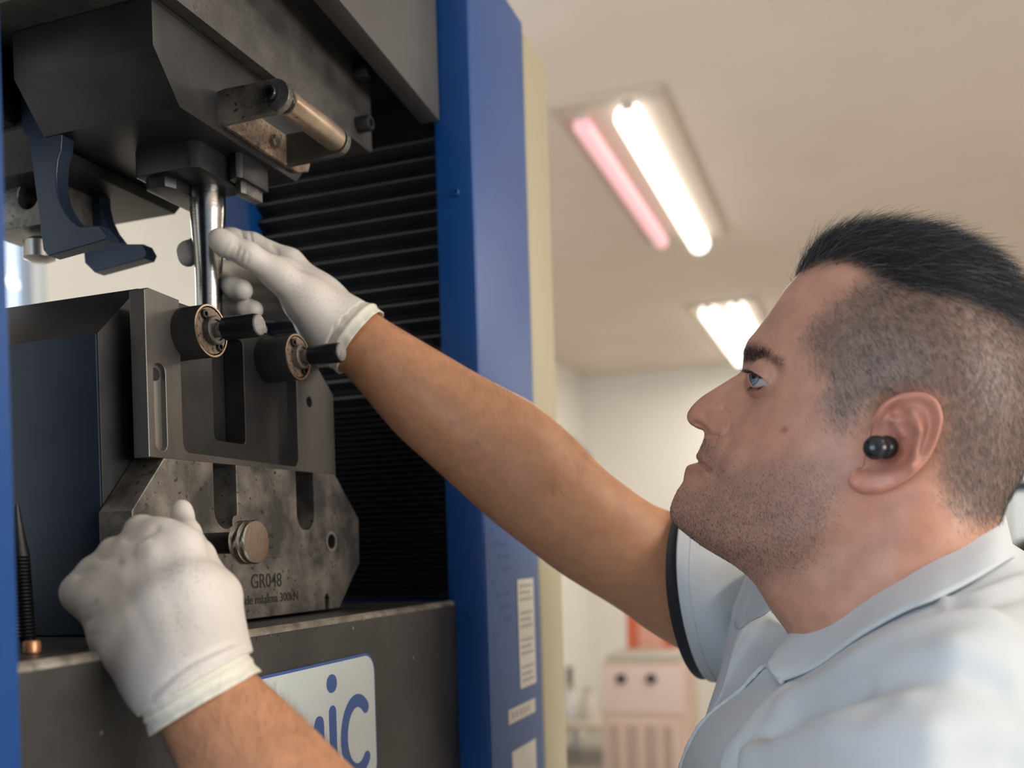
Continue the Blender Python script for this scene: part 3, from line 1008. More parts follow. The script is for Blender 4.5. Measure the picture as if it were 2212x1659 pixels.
# fold from the wing to the mouth corner, corner and lip line
add([(1578, 935, 22), (1572, 965, 28), (1556, 1000, 27), (1546, 1030, 27)], 3.2, -1.3)
add([(1598, 940, 32), (1590, 980, 36), (1574, 1015, 34)], 7, 1.2)
add([(1509, 998, 4), (1519, 1004, 12), (1532, 1015, 22)], 1.3, -2.8)
add([(1532, 1015, 22)], 3.0, -1.6)
add([(1508, 987, 5), (1520, 994, 13)], 2.4, 1.0)
add([(1489, 1010, 6), (1506, 1013, 13), (1522, 1019, 19)], 2.8, 1.4)
add([(1482, 1050, 10), (1510, 1050, 18)], 5, -1.2)
add([(1516, 955, 8), (1530, 958, 14)], 4, -.6)
add([(1472, 1100, 10), (1500, 1110, 20)], 8, 1.0)
# jaw edge and the hollow under it, cheekbone, temple
add([(1500, 1150, 18), (1580, 1175, 36), (1680, 1180, 50), (1790, 1140, 60)], 8, 1.2)
add([(1640, 1225, 40), (1720, 1225, 48), (1810, 1185, 57)], 12, -2.0)
add([(1650, 880, 42), (1700, 880, 54), (1760, 875, 64)], 10, 1.5)
add([(1735, 770, 58)], 14, -1.5)
add([(1700, 690, 45), (1680, 720, 40)], 14, .8)
# brow ridge and socket
add([(1618, 745, 12), (1640, 748, 28), (1668, 762, 42), (1690, 782, 49)], 5.0, 2.4)
add([(1625, 780, 20), (1650, 793, 38), (1676, 808, 47)], 4.0, -2.6)
add([(1622, 850, 24), (1645, 853, 38), (1672, 848, 47)], 4.0, -1.0)
add([(1612, 815, 12), (1616, 832, 15)], 3.2, -2.2)
# neck: muscle strand running down from behind the ear, throat
add([(1990, 1090, 62), (1900, 1200, 60), (1800, 1330, 50)], 11, 2.0)
add([(1640, 1262, 20), (1660, 1300, 22)], 8, 1.5)

# hollow behind the ear's bowl
add([(1915, 960, 70), (1935, 950, 70)], 11, -11)
add([(1935, 888, 70), (1965, 884, 70)], 9, -8)
add([(1878, 955, 69), (1884, 975, 70)], 4.5, 2.0)

# eye: sphere, lids following it, opening cut back
EYE_C = np.r_[pl(1661, 819, 31.5)]
EYE_W, EYE_R = .0315, .0122
OPEN_PX = [(1619, 808, 38), (1626, 805, 40), (1638, 811, 42), (1650, 820, 43.5), (1659, 829, 44), (1648, 833, 43), (1636, 835, 41), (1627, 834, 39), (1621, 824, 37)]
openp = catmull([pl(*p) for p in OPEN_PX], 5, True)
dl = np.hypot(*(HQ - EYE_C).T)
lidR = EYE_R + .0014
lid = np.where(dl < lidR, EYE_W + np.sqrt(np.maximum(lidR ** 2 - dl ** 2, 0)), EYE_W - (dl - lidR) * 6)
_k = .0045
_h = np.clip(.5 + .5 * (HW - lid) / _k, 0, 1)
_sm = lid * (1 - _h) + HW * _h + _k * _h * (1 - _h)
_far = np.clip((.020 - dl) / .004, 0, 1)
HW = HW * (1 - _far) + _sm * _far
do = seg_dist(HQ, openp, True)
io = inside(HQ, openp)
HW = HW - np.where(io, np.minimum(.0090, do * 14), 0) + np.where(~io, .0006 * np.exp(-(do / .0009) ** 2), 0)
HW = np.maximum(HW, 0)
HW[-NA:] = 0

# regions used for colour and hair
def zone(pts, w, soft_mm=3.0, Q=None):
    q = HQ if Q is None else Q
    P = catmull([pl(u, v, w if len(p) < 1 else p[0]) for u, v, *p in [(*x[:2], x[2] if len(x) > 2 else w) for x in pts]], 5, True)
    d = seg_dist(q, P, True)
    s = np.where(inside(q, P), d, -d)
    return 1 / (1 + np.exp(-np.clip(s / (soft_mm / 1000) * 2.2, -30, 30)))


Z_BUZZ = [(1885, 590, 55), (1850, 615, 60), (1800, 655, 62), (1757, 700, 58), (1748, 740, 60), (1770, 790, 64), (1790, 830, 66), (1778, 868, 66), (1795, 908, 68), (1832, 920, 69), (1846, 900, 69), (1880, 872, 70), (1910, 862, 70), (2000, 850, 70), (2040, 905, 70), (2034, 960, 70), (2040, 1030, 66), (2058, 1090, 60), (2110, 1128, 54), (2165, 1125, 30), (2330, 1100, 0), (2330, 600, 0), (2200, 560, 10), (2060, 560, 40), (1950, 560, 50)]
Z_TOP = [(1705, 600, 5), (1738, 582, 30), (1790, 570, 40), (1840, 575, 50), (1890, 600, 58), (1960, 628, 66), (2060, 640, 66), (2150, 672, 58), (2330, 720, 0), (2330, 400, 0), (1650, 400, 0), (1650, 560, 0)]
Z_BEARD = [(1512, 960, 8), (1540, 955, 18), (1560, 975, 28), (1590, 1010, 38), (1640, 990, 48), (1700, 985, 58), (1760, 985, 63), (1800, 1000, 66), (1812, 1060, 64), (1800, 1120, 60), (1780, 1190, 56), (1740, 1240, 50), (1690, 1250, 40), (1620, 1240, 10), (1400, 1140, 0), (1420, 1060, 0), (1470, 1050, 6), (1520, 1040, 22), (1538, 1020, 24), (1520, 990, 12)]
f_buzz, f_top, f_beard = zone(Z_BUZZ, 60, 7), zone(Z_TOP, 50, 4), zone(Z_BEARD, 50, 9)
f_lips = zone([(1500, 985, 3), (1520, 995, 13), (1533, 1014, 22), (1520, 1024, 19), (1500, 1026, 10), (1470, 1018, 0), (1480, 1000, 0)], 10, 2)
f_nose = zone([(1470, 890, 0), (1520, 850, 6), (1560, 870, 14), (1575, 920, 18), (1550, 945, 16), (1500, 930, 4)], 10, 8)
f_cheek = zone([(1600, 880, 25), (1680, 890, 50), (1720, 930, 60), (1680, 980, 55), (1600, 960, 36)], 45, 14)
f_brow = zone([(1606, 752, 4), (1622, 741, 18), (1646, 748, 32), (1670, 768, 43), (1690, 792, 49), (1666, 785, 42), (1640, 773, 28), (1611, 780, 10)], 30, 2.2)
f_redneck = zone([(1830, 1040, 64), (1960, 1060, 66), (2040, 1110, 60), (1960, 1200, 60), (1850, 1150, 60)], 60, 12)
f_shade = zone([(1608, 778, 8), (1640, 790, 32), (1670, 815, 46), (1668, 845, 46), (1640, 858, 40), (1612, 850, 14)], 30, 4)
mole = np.exp(-(np.hypot(*(HQ - pl(1695, 929, 55)).T) / .0021) ** 2) + .6 * np.exp(-(np.hypot(*(HQ - pl(1848, 916, 68)).T) / .0009) ** 4)

SK = np.array([.56, .285, .190])
col = np.tile(SK, (len(HQ), 1))


def tint(f, c, k):
    global col
    col = col * (1 - (f * k)[:, None]) + np.array(c) * (f * k)[:, None]


tint(f_cheek, (.60, .26, .17), .5)
tint(f_redneck, (.55, .22, .13), .6)
tint(f_nose, (.54, .215, .14), .5)
tint(f_lips, (.40, .17, .13), .75)
tint(f_beard, (.26, .155, .112), .55)
tint(f_buzz, (.16, .112, .087), .80)
tint(f_top, (.02, .018, .017), .95)
tint(f_brow, (.06, .042, .032), .6)
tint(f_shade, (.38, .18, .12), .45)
tint(np.clip(mole, 0, 1), (.24, .105, .065), .75)
HCOL = col

Hx, Hz = HQ[:, 0], HQ[:, 1]
near = np.stack([Hx, YH - HW, Hz + EYE], 1)
far = np.stack([Hx, YH + HW, Hz + EYE], 1)
fi = []
idx = lambda r, a: 1 + r * NA + a % NA
fan = [(0, idx(0, a), idx(0, a + 1)) for a in range(NA)]
rr_, aa_ = np.meshgrid(np.arange(NR - 1), np.arange(NA), indexing='ij')
quads = np.stack([1 + rr_ * NA + aa_, 1 + (rr_ + 1) * NA + aa_, 1 + (rr_ + 1) * NA + (aa_ + 1) % NA, 1 + rr_ * NA + (aa_ + 1) % NA], -1).reshape(-1, 4)
nH = len(HQ)
fmap = np.arange(nH) + nH
fmap[-NA:] = np.arange(nH - NA, nH)                # rim shared by both halves
keep = np.ones(2 * nH, bool)
keep[nH + nH - NA:] = False
HV = np.vstack([near, far])
HF = [tuple(f) for f in quads] + [tuple(fmap[list(f)][::-1]) for f in quads] + fan + [tuple(fmap[list(f)][::-1]) for f in fan]
HC2 = np.vstack([HCOL, HCOL])


def vertex_normals(V, F):
    """area-weighted normals for quads"""
    Fq = np.array([f for f in F if len(f) == 4])
    n = np.cross(V[Fq[:, 2]] - V[Fq[:, 0]], V[Fq[:, 3]] - V[Fq[:, 1]])
    N = np.zeros_like(V)
    for k in range(4):
        np.add.at(N, Fq[:, k], n)
    return N / np.maximum(np.linalg.norm(N, axis=1), 1e-12)[:, None]


# ear: front face sculpted as a height field, thin shell behind
EAR_PX = [(1862, 1004), (1850, 1012), (1836, 1028), (1832, 1040), (1840, 1054), (1860, 1066), (1890, 1066), (1925, 1055), (1960, 1036), (1988, 1012), (2010, 985), (2026, 950), (2035, 918), (2036, 895), (2027, 868), (2008, 852), (1982, 846), (1950, 849), (1922, 860), (1902, 874), (1888, 895), (1880, 920), (1872, 950), (1866, 980)]


def ear_w(u):
    return 69 + np.clip((u - 1850) / 180.0, 0, 1) ** 1.2 * 17.0


EO = catmull([pl(u, v, ear_w(u)) for u, v in EAR_PX], 8, True)
EC = pl(1935, 955, 78)
NE, NER = 260, 70
_cum = np.r_[0, np.cumsum(np.hypot(*np.diff(np.vstack([EO, EO[:1]]), axis=0).T))]
_s = np.linspace(0, _cum[-1], NE, endpoint=False)
_ring = np.vstack([EO, EO[:1]])
ER = np.stack([np.interp(_s, _cum, _ring[:, 0]), np.interp(_s, _cum, _ring[:, 1])], 1)
te = 1 - (1 - np.linspace(0, 1, NER + 1)[1:]) ** 1.4
EQ = np.vstack([EC[None], (EC[None, None] + (ER[None] - EC[None, None]) * te[:, None, None]).reshape(-1, 2)])
x_f, x_b = pl(1850, 955, 69)[0], pl(2030, 955, 86)[0]
tb = np.clip((EQ[:, 0] - x_f) / (x_b - x_f), -.2, 1.1)
EW = .069 + .017 * np.clip(tb, 0, 2) ** 1.2
ed = seg_dist(EQ, EO, True)
EW = EW + .0030 * np.sqrt(np.clip(1 - (1 - np.clip(ed / .0045, 0, 1)) ** 2, 0, 1)) - .0015


def eadd(pts, rad, amp, w=78, pw=2):
    global EW
    EW = EW + stroke([(u, v, w) for u, v in pts], rad, amp, Q=EQ, pw=pw) * np.clip(ed / .0015, 0, 1)


# floor of the ear set back, then rims
inner = catmull([pl(u, v, 80) for u, v in [(1905, 900), (1922, 876), (1955, 864), (1990, 866), (2012, 884), (2020, 910), (2012, 945), (1996, 975), (1972, 1000), (1940, 1018), (1905, 1024), (1880, 1018), (1872, 1000), (1882, 970), (1892, 935)]], 6, True)
di = seg_dist(EQ, inner, True)
si = np.where(inside(EQ, inner), di, -di)
EW = EW - .0038 / (1 + np.exp(-np.clip(si / .0011, -30, 30)))
eadd([(1966, 1004), (1978, 975), (1984, 945), (1982, 915), (1970, 893)], 3.2, 4.6)            # antihelix
eadd([(1978, 975), (1966, 1000), (1945, 1014), (1915, 1020), (1890, 1018)], 3.2, 2.4)           # towards the antitragus
eadd([(1984, 930), (1965, 912), (1948, 905)], 3.0, 2.2)                                          # lower crus
eadd([(1938, 884), (1950, 892)], 4.0, -4.2)                                                      # fossa
eadd([(2005, 885), (2010, 915), (2004, 945), (1990, 975)], 2.6, -2.0)                            # scapha
eadd([(1945, 930), (1950, 955), (1945, 980)], 6.5, -5.5)                                         # concha
eadd([(1915, 965), (1930, 985)], 7.5, -6.0)
eadd([(1925, 905), (1940, 925), (1950, 938)], 2.2, 2.6)                                          # root of the rim
eadd([(1930, 918), (1938, 945)], 2.4, -2.2)
eadd([(1870, 1040), (1885, 1045)], 7, 2.0)                                                       # lobe
eadd([(1905, 1030), (1925, 1030)], 4, -.6)
eadd([(1864, 998), (1864, 975), (1868, 945), (1878, 920)], 6.5, -6.5)
eadd([(1886, 915), (1900, 884), (1922, 866)], 3.2, 2.0)                             # front edge sinks into the cheek
_front = catmull([pl(u, v, 69) for u, v in [(1850, 1012), (1862, 1004), (1866, 980), (1870, 955), (1875, 935)]], 5)
_df = seg_dist(EQ, _front)
EW = np.minimum(EW, .0668 + .25 * _df + 130 * _df ** 2 + np.where(EQ[:, 1] < pl(1850, 1010, 69)[1], .01, 0))
EB = np.maximum(.069 + .017 * np.clip(tb, 0, 2) ** 1.2 - .0048, .058)
EB = np.where(ed < .003, EB + (.003 - ed) * .9, EB)
EB = np.minimum(EB, EW - .0008)
EW[-NE:] = (EW[-NE:] + EB[-NE:]) / 2
ev = np.stack([EQ[:, 0], YH - EW, EQ[:, 1] + EYE], 1)
eb = np.stack([EQ[:, 0], YH - EB, EQ[:, 1] + EYE], 1)
rr_, aa_ = np.meshgrid(np.arange(NER - 1), np.arange(NE), indexing='ij')
eq = np.stack([1 + rr_ * NE + aa_, 1 + (rr_ + 1) * NE + aa_, 1 + (rr_ + 1) * NE + (aa_ + 1) % NE, 1 + rr_ * NE + (aa_ + 1) % NE], -1).reshape(-1, 4)
nE = len(EQ)
emap = np.arange(nE) + nE
emap[-NE:] = np.arange(nE - NE, nE)
efan = [(0, 1 + a, 1 + (a + 1) % NE) for a in range(NE)]
EV = np.vstack([ev, eb])
EF = [tuple(f) for f in eq] + [tuple(emap[list(f)][::-1]) for f in eq] + efan + [tuple(emap[list(f)][::-1]) for f in efan]
ecol = np.tile(np.array([.60, .275, .195]), (len(EV), 1))
rim_f = np.exp(-(np.r_[ed, ed] / .005) ** 2)
ecol = ecol * (1 - .4 * rim_f[:, None]) + np.array([.64, .25, .165]) * .4 * rim_f[:, None]
conc = np.r_[stroke([(1930, 960, 78), (1945, 945, 78)], 9, 1000, Q=EQ), np.zeros(nE)]
ecol = ecol * (1 - .25 * conc[:, None]) + np.array([.45, .18, .12]) * .25 * conc[:, None]
# the far ear mirrors the near one
EV2 = EV.copy()
EV2[:, 1] = 2 * YH - EV2[:, 1]
EF2 = [tuple(f)[::-1] for f in EF]

BODY_V, BODY_F, BODY_C, _n = [], [], [], 0


def body_add(V, F, C):
    global _n
    BODY_V.append(np.asarray(V, float))
    BODY_F.extend([tuple(int(q) + _n for q in f) for f in F])
    BODY_C.append(np.asarray(C, float))
    _n += len(V)


body_add(HV, HF, HC2)
body_add(EV, EF, ecol)
body_add(EV2, EF2, ecol)

# ------------------------------------------------------------------ skin and hair materials
def skin_material():
    m = bpy.data.materials.new('skin')
    nt, n, l, b = nodes_of(m)
    at = n.new('ShaderNodeAttribute')
    at.attribute_name = 'tone'
    tc = n.new('ShaderNodeTexCoord')
    nz = n.new('ShaderNodeTexNoise')
    nz.inputs['Scale'].default_value = 90
    nz.inputs['Detail'].default_value = 6
    l.new(tc.outputs['Object'], nz.inputs['Vector'])
    hs = n.new('ShaderNodeHueSaturation')
    mr = n.new('ShaderNodeMapRange')
    mr.inputs['From Min'].default_value, mr.inputs['From Max'].default_value = .3, .7
    mr.inputs['To Min'].default_value, mr.inputs['To Max'].default_value = .90, 1.10
    l.new(nz.outputs['Fac'], mr.inputs['Value'])
    l.new(mr.outputs['Result'], hs.inputs['Value'])
    l.new(at.outputs['Color'], hs.inputs['Color'])
    l.new(hs.outputs['Color'], b.inputs['Base Color'])
    b.inputs['Roughness'].default_value = .47
    b.inputs['Specular IOR Level'].default_value = .42
    b.inputs['Subsurface Weight'].default_value = .12
    b.inputs['Subsurface Radius'].default_value = (1.0, .35, .2)
    b.inputs['Subsurface Scale'].default_value = .004
    n3 = n.new('ShaderNodeTexNoise')
    n3.inputs['Scale'].default_value = 900
    n3.inputs['Detail'].default_value = 3
    l.new(tc.outputs['Object'], n3.inputs['Vector'])
    bp = n.new('ShaderNodeBump')
    bp.inputs['Strength'].default_value = .22
    bp.inputs['Distance'].default_value = .0006
    l.new(n3.outputs['Fac'], bp.inputs['Height'])
    l.new(bp.outputs['Normal'], b.inputs['Normal'])
    return m


M['skin'] = skin_material()


def build_body():
    V = np.vstack(BODY_V)
    C = np.vstack(BODY_C)
    used = np.zeros(len(V), bool)
    for f in BODY_F:
        for q in f:
            used[q] = True
    mp = np.cumsum(used) - 1
    me = bpy.data.meshes.new('body')
    me.from_pydata(V[used].tolist(), [], [tuple(mp[list(f)]) for f in BODY_F])
    ca = me.color_attributes.new('tone', 'FLOAT_COLOR', 'POINT')
    ca.data.foreach_set('color', np.c_[C[used], np.ones(used.sum())].ravel())
    bm = bmesh.new()
    bm.from_mesh(me)
    bmesh.ops.recalc_face_normals(bm, faces=bm.faces)
    bm.to_mesh(me)
    bm.free()
    return finish('body', me, M['skin'], person, smooth=True)


# eyeballs: white, grey-blue iris, pupil, clear bulge
def eyeball(side):
    c = np.array([EYE_C[0], YH - side * EYE_W, EYE_C[1] + EYE])
    g = np.array(pl(1484, 780)) - np.array(pl(1661, 819))          # gaze: forward and slightly up
    d = np.array([g[0], -.85 * abs(g[0]), g[1] * .8])
    r = EYE_R - .0004
    iris = math.asin(.0060 / r)
    prof = [(r * math.sin(a), r * math.cos(a)) for a in np.linspace(math.pi, iris, 26)]
    o = lathe('eye', [(max(p[0], 1e-5), p[1]) for p in prof], c, d, principled('eye_white', (.46, .40, .38), .15), person, n=40, angle=60)
    h = r * math.cos(iris)
    lathe('iris', [(.0061, h - .0002), (.0060, h + .0010), (.0052, h + .0011), (.0024, h + .0007)], c, d, worn('iris_blue_grey', (.09, .125, .17), (.26, .32, .39), 900, (.08, .10), bump=0, spec=.6), o, n=32, angle=60)
    lathe('pupil', [(.0024, h + .0004), (.0023, h + .0011)], c, d, M['black'], o, n=24)


eyeball(1)
eyeball(-1)


def hair_material(name, color, rough=.4):
    m = bpy.data.materials.new(name)
    nt, n, l, b = nodes_of(m)
    hi = n.new('ShaderNodeHairInfo')
    rp = n.new('ShaderNodeValToRGB')
    rp.color_ramp.elements[0].position, rp.color_ramp.elements[1].position = .0, 1.0
    rp.color_ramp.elements[0].color = (*color[0], 1)
    rp.color_ramp.elements[1].color = (*color[-1], 1)
    for k, c in enumerate(color[1:-1]):
        e = rp.color_ramp.elements.new(.80 + .08 * k)
        e.color = (*c, 1)
    l.new(hi.outputs['Random'], rp.inputs['Fac'])
    l.new(rp.outputs['Color'], b.inputs['Base Color'])
    b.inputs['Roughness'].default_value = rough
    return m


def strands(name, P, rad, mat, parent, kind='stuff', label=None):
    """P (n, k, 3) world points; rad root radius"""
    n, k = P.shape[:2]
    hc = bpy.data.hair_curves.new(name)
    hc.add_curves([k] * n)
    hc.attributes['position'].data.foreach_set('vector', P.reshape(-1).astype(np.float32))
    ra = hc.attributes.get('radius') or hc.attributes.new('radius', 'FLOAT', 'POINT')
    ra.data.foreach_set('value', np.tile(rad * np.linspace(1, .35, k), n).astype(np.float32))
    hc.materials.append(mat)
    o = bpy.data.objects.new(name, hc)
    COL.objects.link(o)
    attach(o, parent)
    tag(o, label, kind=kind)
    return o


_q = np.array(quads)
_fc = HQ[_q].mean(1)
NRM = vertex_normals(near, HF[:len(quads)])
if (NRM[:, 1].mean()) > 0:
    NRM = -NRM
_area = .5 * np.linalg.norm(np.cross(near[_q[:, 2]] - near[_q[:, 0]], near[_q[:, 3]] - near[_q[:, 1]]), axis=1)


def scatter(weight, n, side=0):
    """n roots on the head skin with probability ~ weight per vertex; returns root, normal, plane position, side sign"""
    wf = weight[_q].mean(1) * _area
    k = RNG.choice(len(_q), n, p=wf / wf.sum())
    s, t = RNG.random(n), RNG.random(n)
    A, B, C_, D = [near[_q[k, j]] for j in range(4)]
    P = (A * ((1 - s) * (1 - t))[:, None] + B * (s * (1 - t))[:, None] + C_ * (s * t)[:, None] + D * ((1 - s) * t)[:, None])
    N = NRM[_q[k, 0]].copy()
    sg = np.ones(n)
    if side == 0:
        fl = RNG.random(n) < .5
        sg[fl] = -1
        P[fl, 1] = 2 * YH - P[fl, 1]
        N[fl, 1] *= -1
    return P, N, sg


def unit(a):
    return a / np.maximum(np.linalg.norm(a, axis=-1, keepdims=True), 1e-9)


def grow(P, N, D, L, k, lift, droop=None, curl=0.0, jit=.25):
    """strands leaving along lift*N + D, length L, k points, bending towards D"""
    n = len(P)
    d = unit(D - (D * N).sum(1, keepdims=True) * N) + RNG.normal(0, jit, (n, 3))
    out = np.empty((n, k, 3))
    out[:, 0] = P
    cur = P.copy()
    for i in range(1, k):
        f = i / (k - 1)
        v = unit(N * (lift * (1 - f * .6)) + d + (0 if droop is None else droop * f))
        cur = cur + v * (L / (k - 1))[:, None]
        out[:, i] = cur
    return out


def make_hair():
    black = hair_material('hair_black', [(.006, .006, .008), (.010, .010, .012), (.05, .05, .055), (.30, .30, .31)], .32)
    brown = hair_material('hair_clipped', [(.040, .029, .023), (.065, .048, .038), (.15, .125, .11), (.50, .47, .44)], .45)
    dark = hair_material('hair_stubble', [(.012, .008, .007), (.02, .014, .011), (.03, .02, .015), (.06, .04, .03)], .5)
    fdir = np.array([-.905, 0, .425])                 # head forward
    udir = np.array([.425, 0, .905])                  # head up
    # top: longer, swept up and back, with a lifted front edge
    w = f_top ** 2
    P, N, sg = scatter(w, 15000)
    fr = np.clip((pl(1860, 540, 30)[0] - P[:, 0]) / .06, 0, 1)
    D = np.tile(-fdir * 1.0, (len(P), 1)) + udir * .15
    D = D * (1 - fr[:, None]) + (udir * .9 + fdir * .35) * fr[:, None]
    D[:, 1] += RNG.normal(0, .35, len(P)) - sg * .15
    L = RNG.uniform(.012, .024, len(P)) * (1 - .25 * fr)
    strands('hair', grow(P, N, D, L, 6, .55, np.tile(-fdir * .5 + np.array([0, 0, -.1]), (len(P), 1)), jit=.28), .00007, black, person, label='short black hair brushed up on top')
    # sides: clipped
    w = f_buzz * (1 - .75 * f_top)
    w = w * (1 - .55 * zone([(1760, 700, 58), (1830, 660, 62), (1860, 720, 66), (1800, 800, 66), (1755, 760, 60)], 60, 12))
    P, N, sg = scatter(w, 40000)
    D = np.tile(np.array([.35, 0, -1.0]), (len(P), 1))
    fb = np.clip((P[:, 0] - pl(1900, 900, 70)[0]) / .09, 0, 1)
    D[:, 0] += .2 - .6 * fb
    up_ = np.clip((P[:, 2] - EYE - .10) / .06, 0, 1)
    L = RNG.uniform(.0026, .0046, len(P)) + .005 * up_ * RNG.random(len(P))
    strands('clipped_hair', grow(P, N, D, L, 3, .55, jit=.22), .000042, brown, person, label='clipped grey-brown hair on the sides')
    # stubble
    w = f_beard ** 1.5 * (.25 + .75 * zone([(1500, 1090, 20), (1600, 1080, 44), (1700, 1060, 58), (1800, 1080, 62), (1780, 1180, 56), (1690, 1240, 42), (1560, 1200, 20), (1460, 1140, 0)], 50, 16))
    w = w + .6 * zone([(1516, 950, 6), (1540, 952, 18), (1540, 985, 22), (1512, 985, 8)], 12, 4)
    P, N, sg = scatter(w, 13000)
    D = np.tile(np.array([.45, 0, -1.0]), (len(P), 1))
    strands('beard_stubble', grow(P, N, D, RNG.uniform(.0009, .0019, len(P)), 2, .45, jit=.22), .00006, dark, person, label='dark beard stubble')
    # brows
    P, N, sg = scatter(f_brow ** 2, 900)
    D = np.tile(np.array([.8, 0, -.35]), (len(P), 1))
    D[:, 2] += np.where(P[:, 2] - EYE < pl(1640, 762, 28)[1], .5, -.15)
    strands('eyebrows', grow(P, N, D, RNG.uniform(.004, .0075, len(P)), 4, .28, jit=.2), .00006, dark, person, label='dark eyebrows')
    # lashes along the lid edges
    up_l = catmull([pl(u, v, w_) for u, v, w_ in [(1618, 807, 38), (1626, 804, 40), (1638, 810, 42.5), (1652, 821, 44)]], 10)
    lo_l = catmull([pl(u, v, w_) for u, v, w_ in [(1623, 833, 38), (1630, 836, 40.5), (1642, 836, 42.5), (1652, 833, 43.5)]], 10)
    rows = []
    for pts, n, dz in ((up_l, 90, .15), (lo_l, 50, -.55)):
        for s in (1, -1):
            f = RNG.random(n)
            q = pts[(f * (len(pts) - 1)).astype(int)]
            lw = np.interp(f, [0, 1], [.0385, .0445])
            root = np.stack([q[:, 0], YH - s * lw, q[:, 1] + EYE], 1)
            d = np.stack([-np.ones(n), -s * .25 * np.ones(n) - s * f * .5, np.full(n, dz) + RNG.normal(0, .12, n)], 1)
            L = RNG.uniform(.0045, .0075, n) * (1 if dz > 0 else .7)
            seg = [root]
            for i in range(1, 4):
                seg.append(seg[-1] + unit(d + np.array([0, 0, .35 * np.sign(dz) * i / 3])) * (L / 3)[:, None])
            rows.append(np.stack(seg, 1))
    strands('eyelashes', np.concatenate(rows), .00007, dark, person, label='dark eyelashes')


make_hair()

# earbud: two rounded lobes seated in the ear
bc = onY(1890, 968, YH - .0790)
bud = lathe('earbud', [(.0001, -.0062), (.0030, -.0058), (.0055, -.0035), (.0066, 0), (.0068, .0020), (.0062, .0045), (.0045, .0062), (.0020, .0070), (.0001, .0071)], bc, (.25, -1, .1), principled('earbud_plastic', (.012, .013, .017), .26), None, n=36, angle=60)
tag(bud, 'small black wireless earbud seated in the man\'s ear', 'earbud')
lathe('earbud_housing', [(.0001, -.0060), (.0040, -.0055), (.0062, -.0030), (.0066, 0), (.0060, .0022), (.0042, .0036), (.0001, .0040)], bc + np.array([.0062, .0040, .0004]), (.5, -1, 0), M['black'], bud, n=32, angle=60)

# ------------------------------------------------------------------ arms and gloves
def surface_nets(f, lo, hi, h):
    lo, hi = np.array(lo), np.array(hi)
    n = np.ceil((hi - lo) / h).astype(int) + 1
    ax = [lo[k] + h * np.arange(n[k]) for k in range(3)]
    Pg = np.stack(np.meshgrid(*ax, indexing='ij'), -1)
    st = 4                                           # coarse pass first, fine samples only near the surface
    cg = Pg[::st, ::st, ::st]
    cv = f(cg.reshape(-1, 3)).reshape(cg.shape[:3])
    V = np.repeat(np.repeat(np.repeat(cv, st, 0), st, 1), st, 2)[:n[0], :n[1], :n[2]].copy()
    near_ = np.abs(V) < h * st * 2.0
    V[near_] = f(Pg[near_])
    ins = V < 0
    c = np.zeros((n[0] - 1, n[1] - 1, n[2] - 1, 3))
    cnt = np.zeros(c.shape[:3])
    cor = [(i, j, k) for i in (0, 1) for j in (0, 1) for k in (0, 1)]
    sl = lambda q: tuple(slice(q[k], n[k] - 1 + q[k]) for k in range(3))
    for a in cor:
        for k in range(3):
            if a[k] == 0:
                b = list(a)
                b[k] = 1
                va, vb = V[sl(a)], V[sl(b)]
                x = (va < 0) != (vb < 0)
                t = np.where(x, va / np.where(x, va - vb, 1), 0)
                for d in range(3):
                    c[..., d] += np.where(x, a[d] + (t if d == k else 0), 0)
                cnt += x
    act = cnt > 0
    ids = -np.ones(act.shape, int)
    ids[act] = np.arange(act.sum())
    ijk = np.argwhere(act)
    verts = lo + h * (ijk + c[act] / cnt[act][:, None])
    faces = []
    for k in range(3):
        o = [d for d in range(3) if d != k]
        s0 = [slice(1, n[d] - 1) for d in range(3)]
        s0[k] = slice(0, n[k] - 1)
        s1 = list(s0)
        s1[k] = slice(1, n[k])
        A, B = ins[tuple(s0)], ins[tuple(s1)]
        x = np.argwhere(A != B)
        if len(x) == 0:
            continue
        sgn = A[tuple(x.T)]
        base = x.copy()
        for d in o:
            base[:, d] += 1
        q = []
        for (da, db) in ((0, 0), (1, 0), (1, 1), (0, 1)):
            w = base.copy()
            w[:, o[0]] -= da
            w[:, o[1]] -= db
            q.append(ids[tuple(w.T)])
        q = np.stack(q, 1)
        flip = sgn if k != 1 else ~sgn
        q[~flip] = q[~flip][:, ::-1]
        faces.append(q)
    F = np.vstack(faces)
    F = F[(F >= 0).all(1)]
    return verts, F


def smin(a, b, k):
    h = np.clip(.5 + .5 * (b - a) / k, 0, 1)
    return b * (1 - h) + a * h - k * h * (1 - h)


def cone(P, a, b, ra, rb):
    d = b - a
    t = np.clip(((P - a) @ d) / (d @ d), 0, 1)
    return np.linalg.norm(P - a - t[:, None] * d, axis=1) - (ra + (rb - ra) * t)


def pts3(rows):
    """(u, v, t, r_px) to points and radii"""
    return [(onT(u, v, t), r * t / F_PX) for u, v, t, r in rows]


def chain(P, rows, k=.0025):
    q = pts3(rows)
    d = None
    for (a, ra), (b, rb) in zip(q[:-1], q[1:]):
        c = cone(P, a, b, ra, rb)
        d = c if d is None else smin(d, c, k)
    return d


def smooth_mesh(V, F, it=2):
    E = np.vstack([F[:, [0, 1]], F[:, [1, 2]], F[:, [2, 3]], F[:, [3, 0]]])
    for i in range(it):
        for lam in (.55, -.5):
            A = np.zeros_like(V)
            C = np.zeros(len(V))
            np.add.at(A, E[:, 0], V[E[:, 1]])
            np.add.at(A, E[:, 1], V[E[:, 0]])
            np.add.at(C, E[:, 0], 1)
            np.add.at(C, E[:, 1], 1)
            V = V + lam * (A / np.maximum(C, 1)[:, None] - V)
    return V


def px_of(V):
    d = V - UP
    t = d @ cf
    return PX0 + F_PX * (d @ cr) / t, PY0 - F_PX * (d @ cu) / t, t


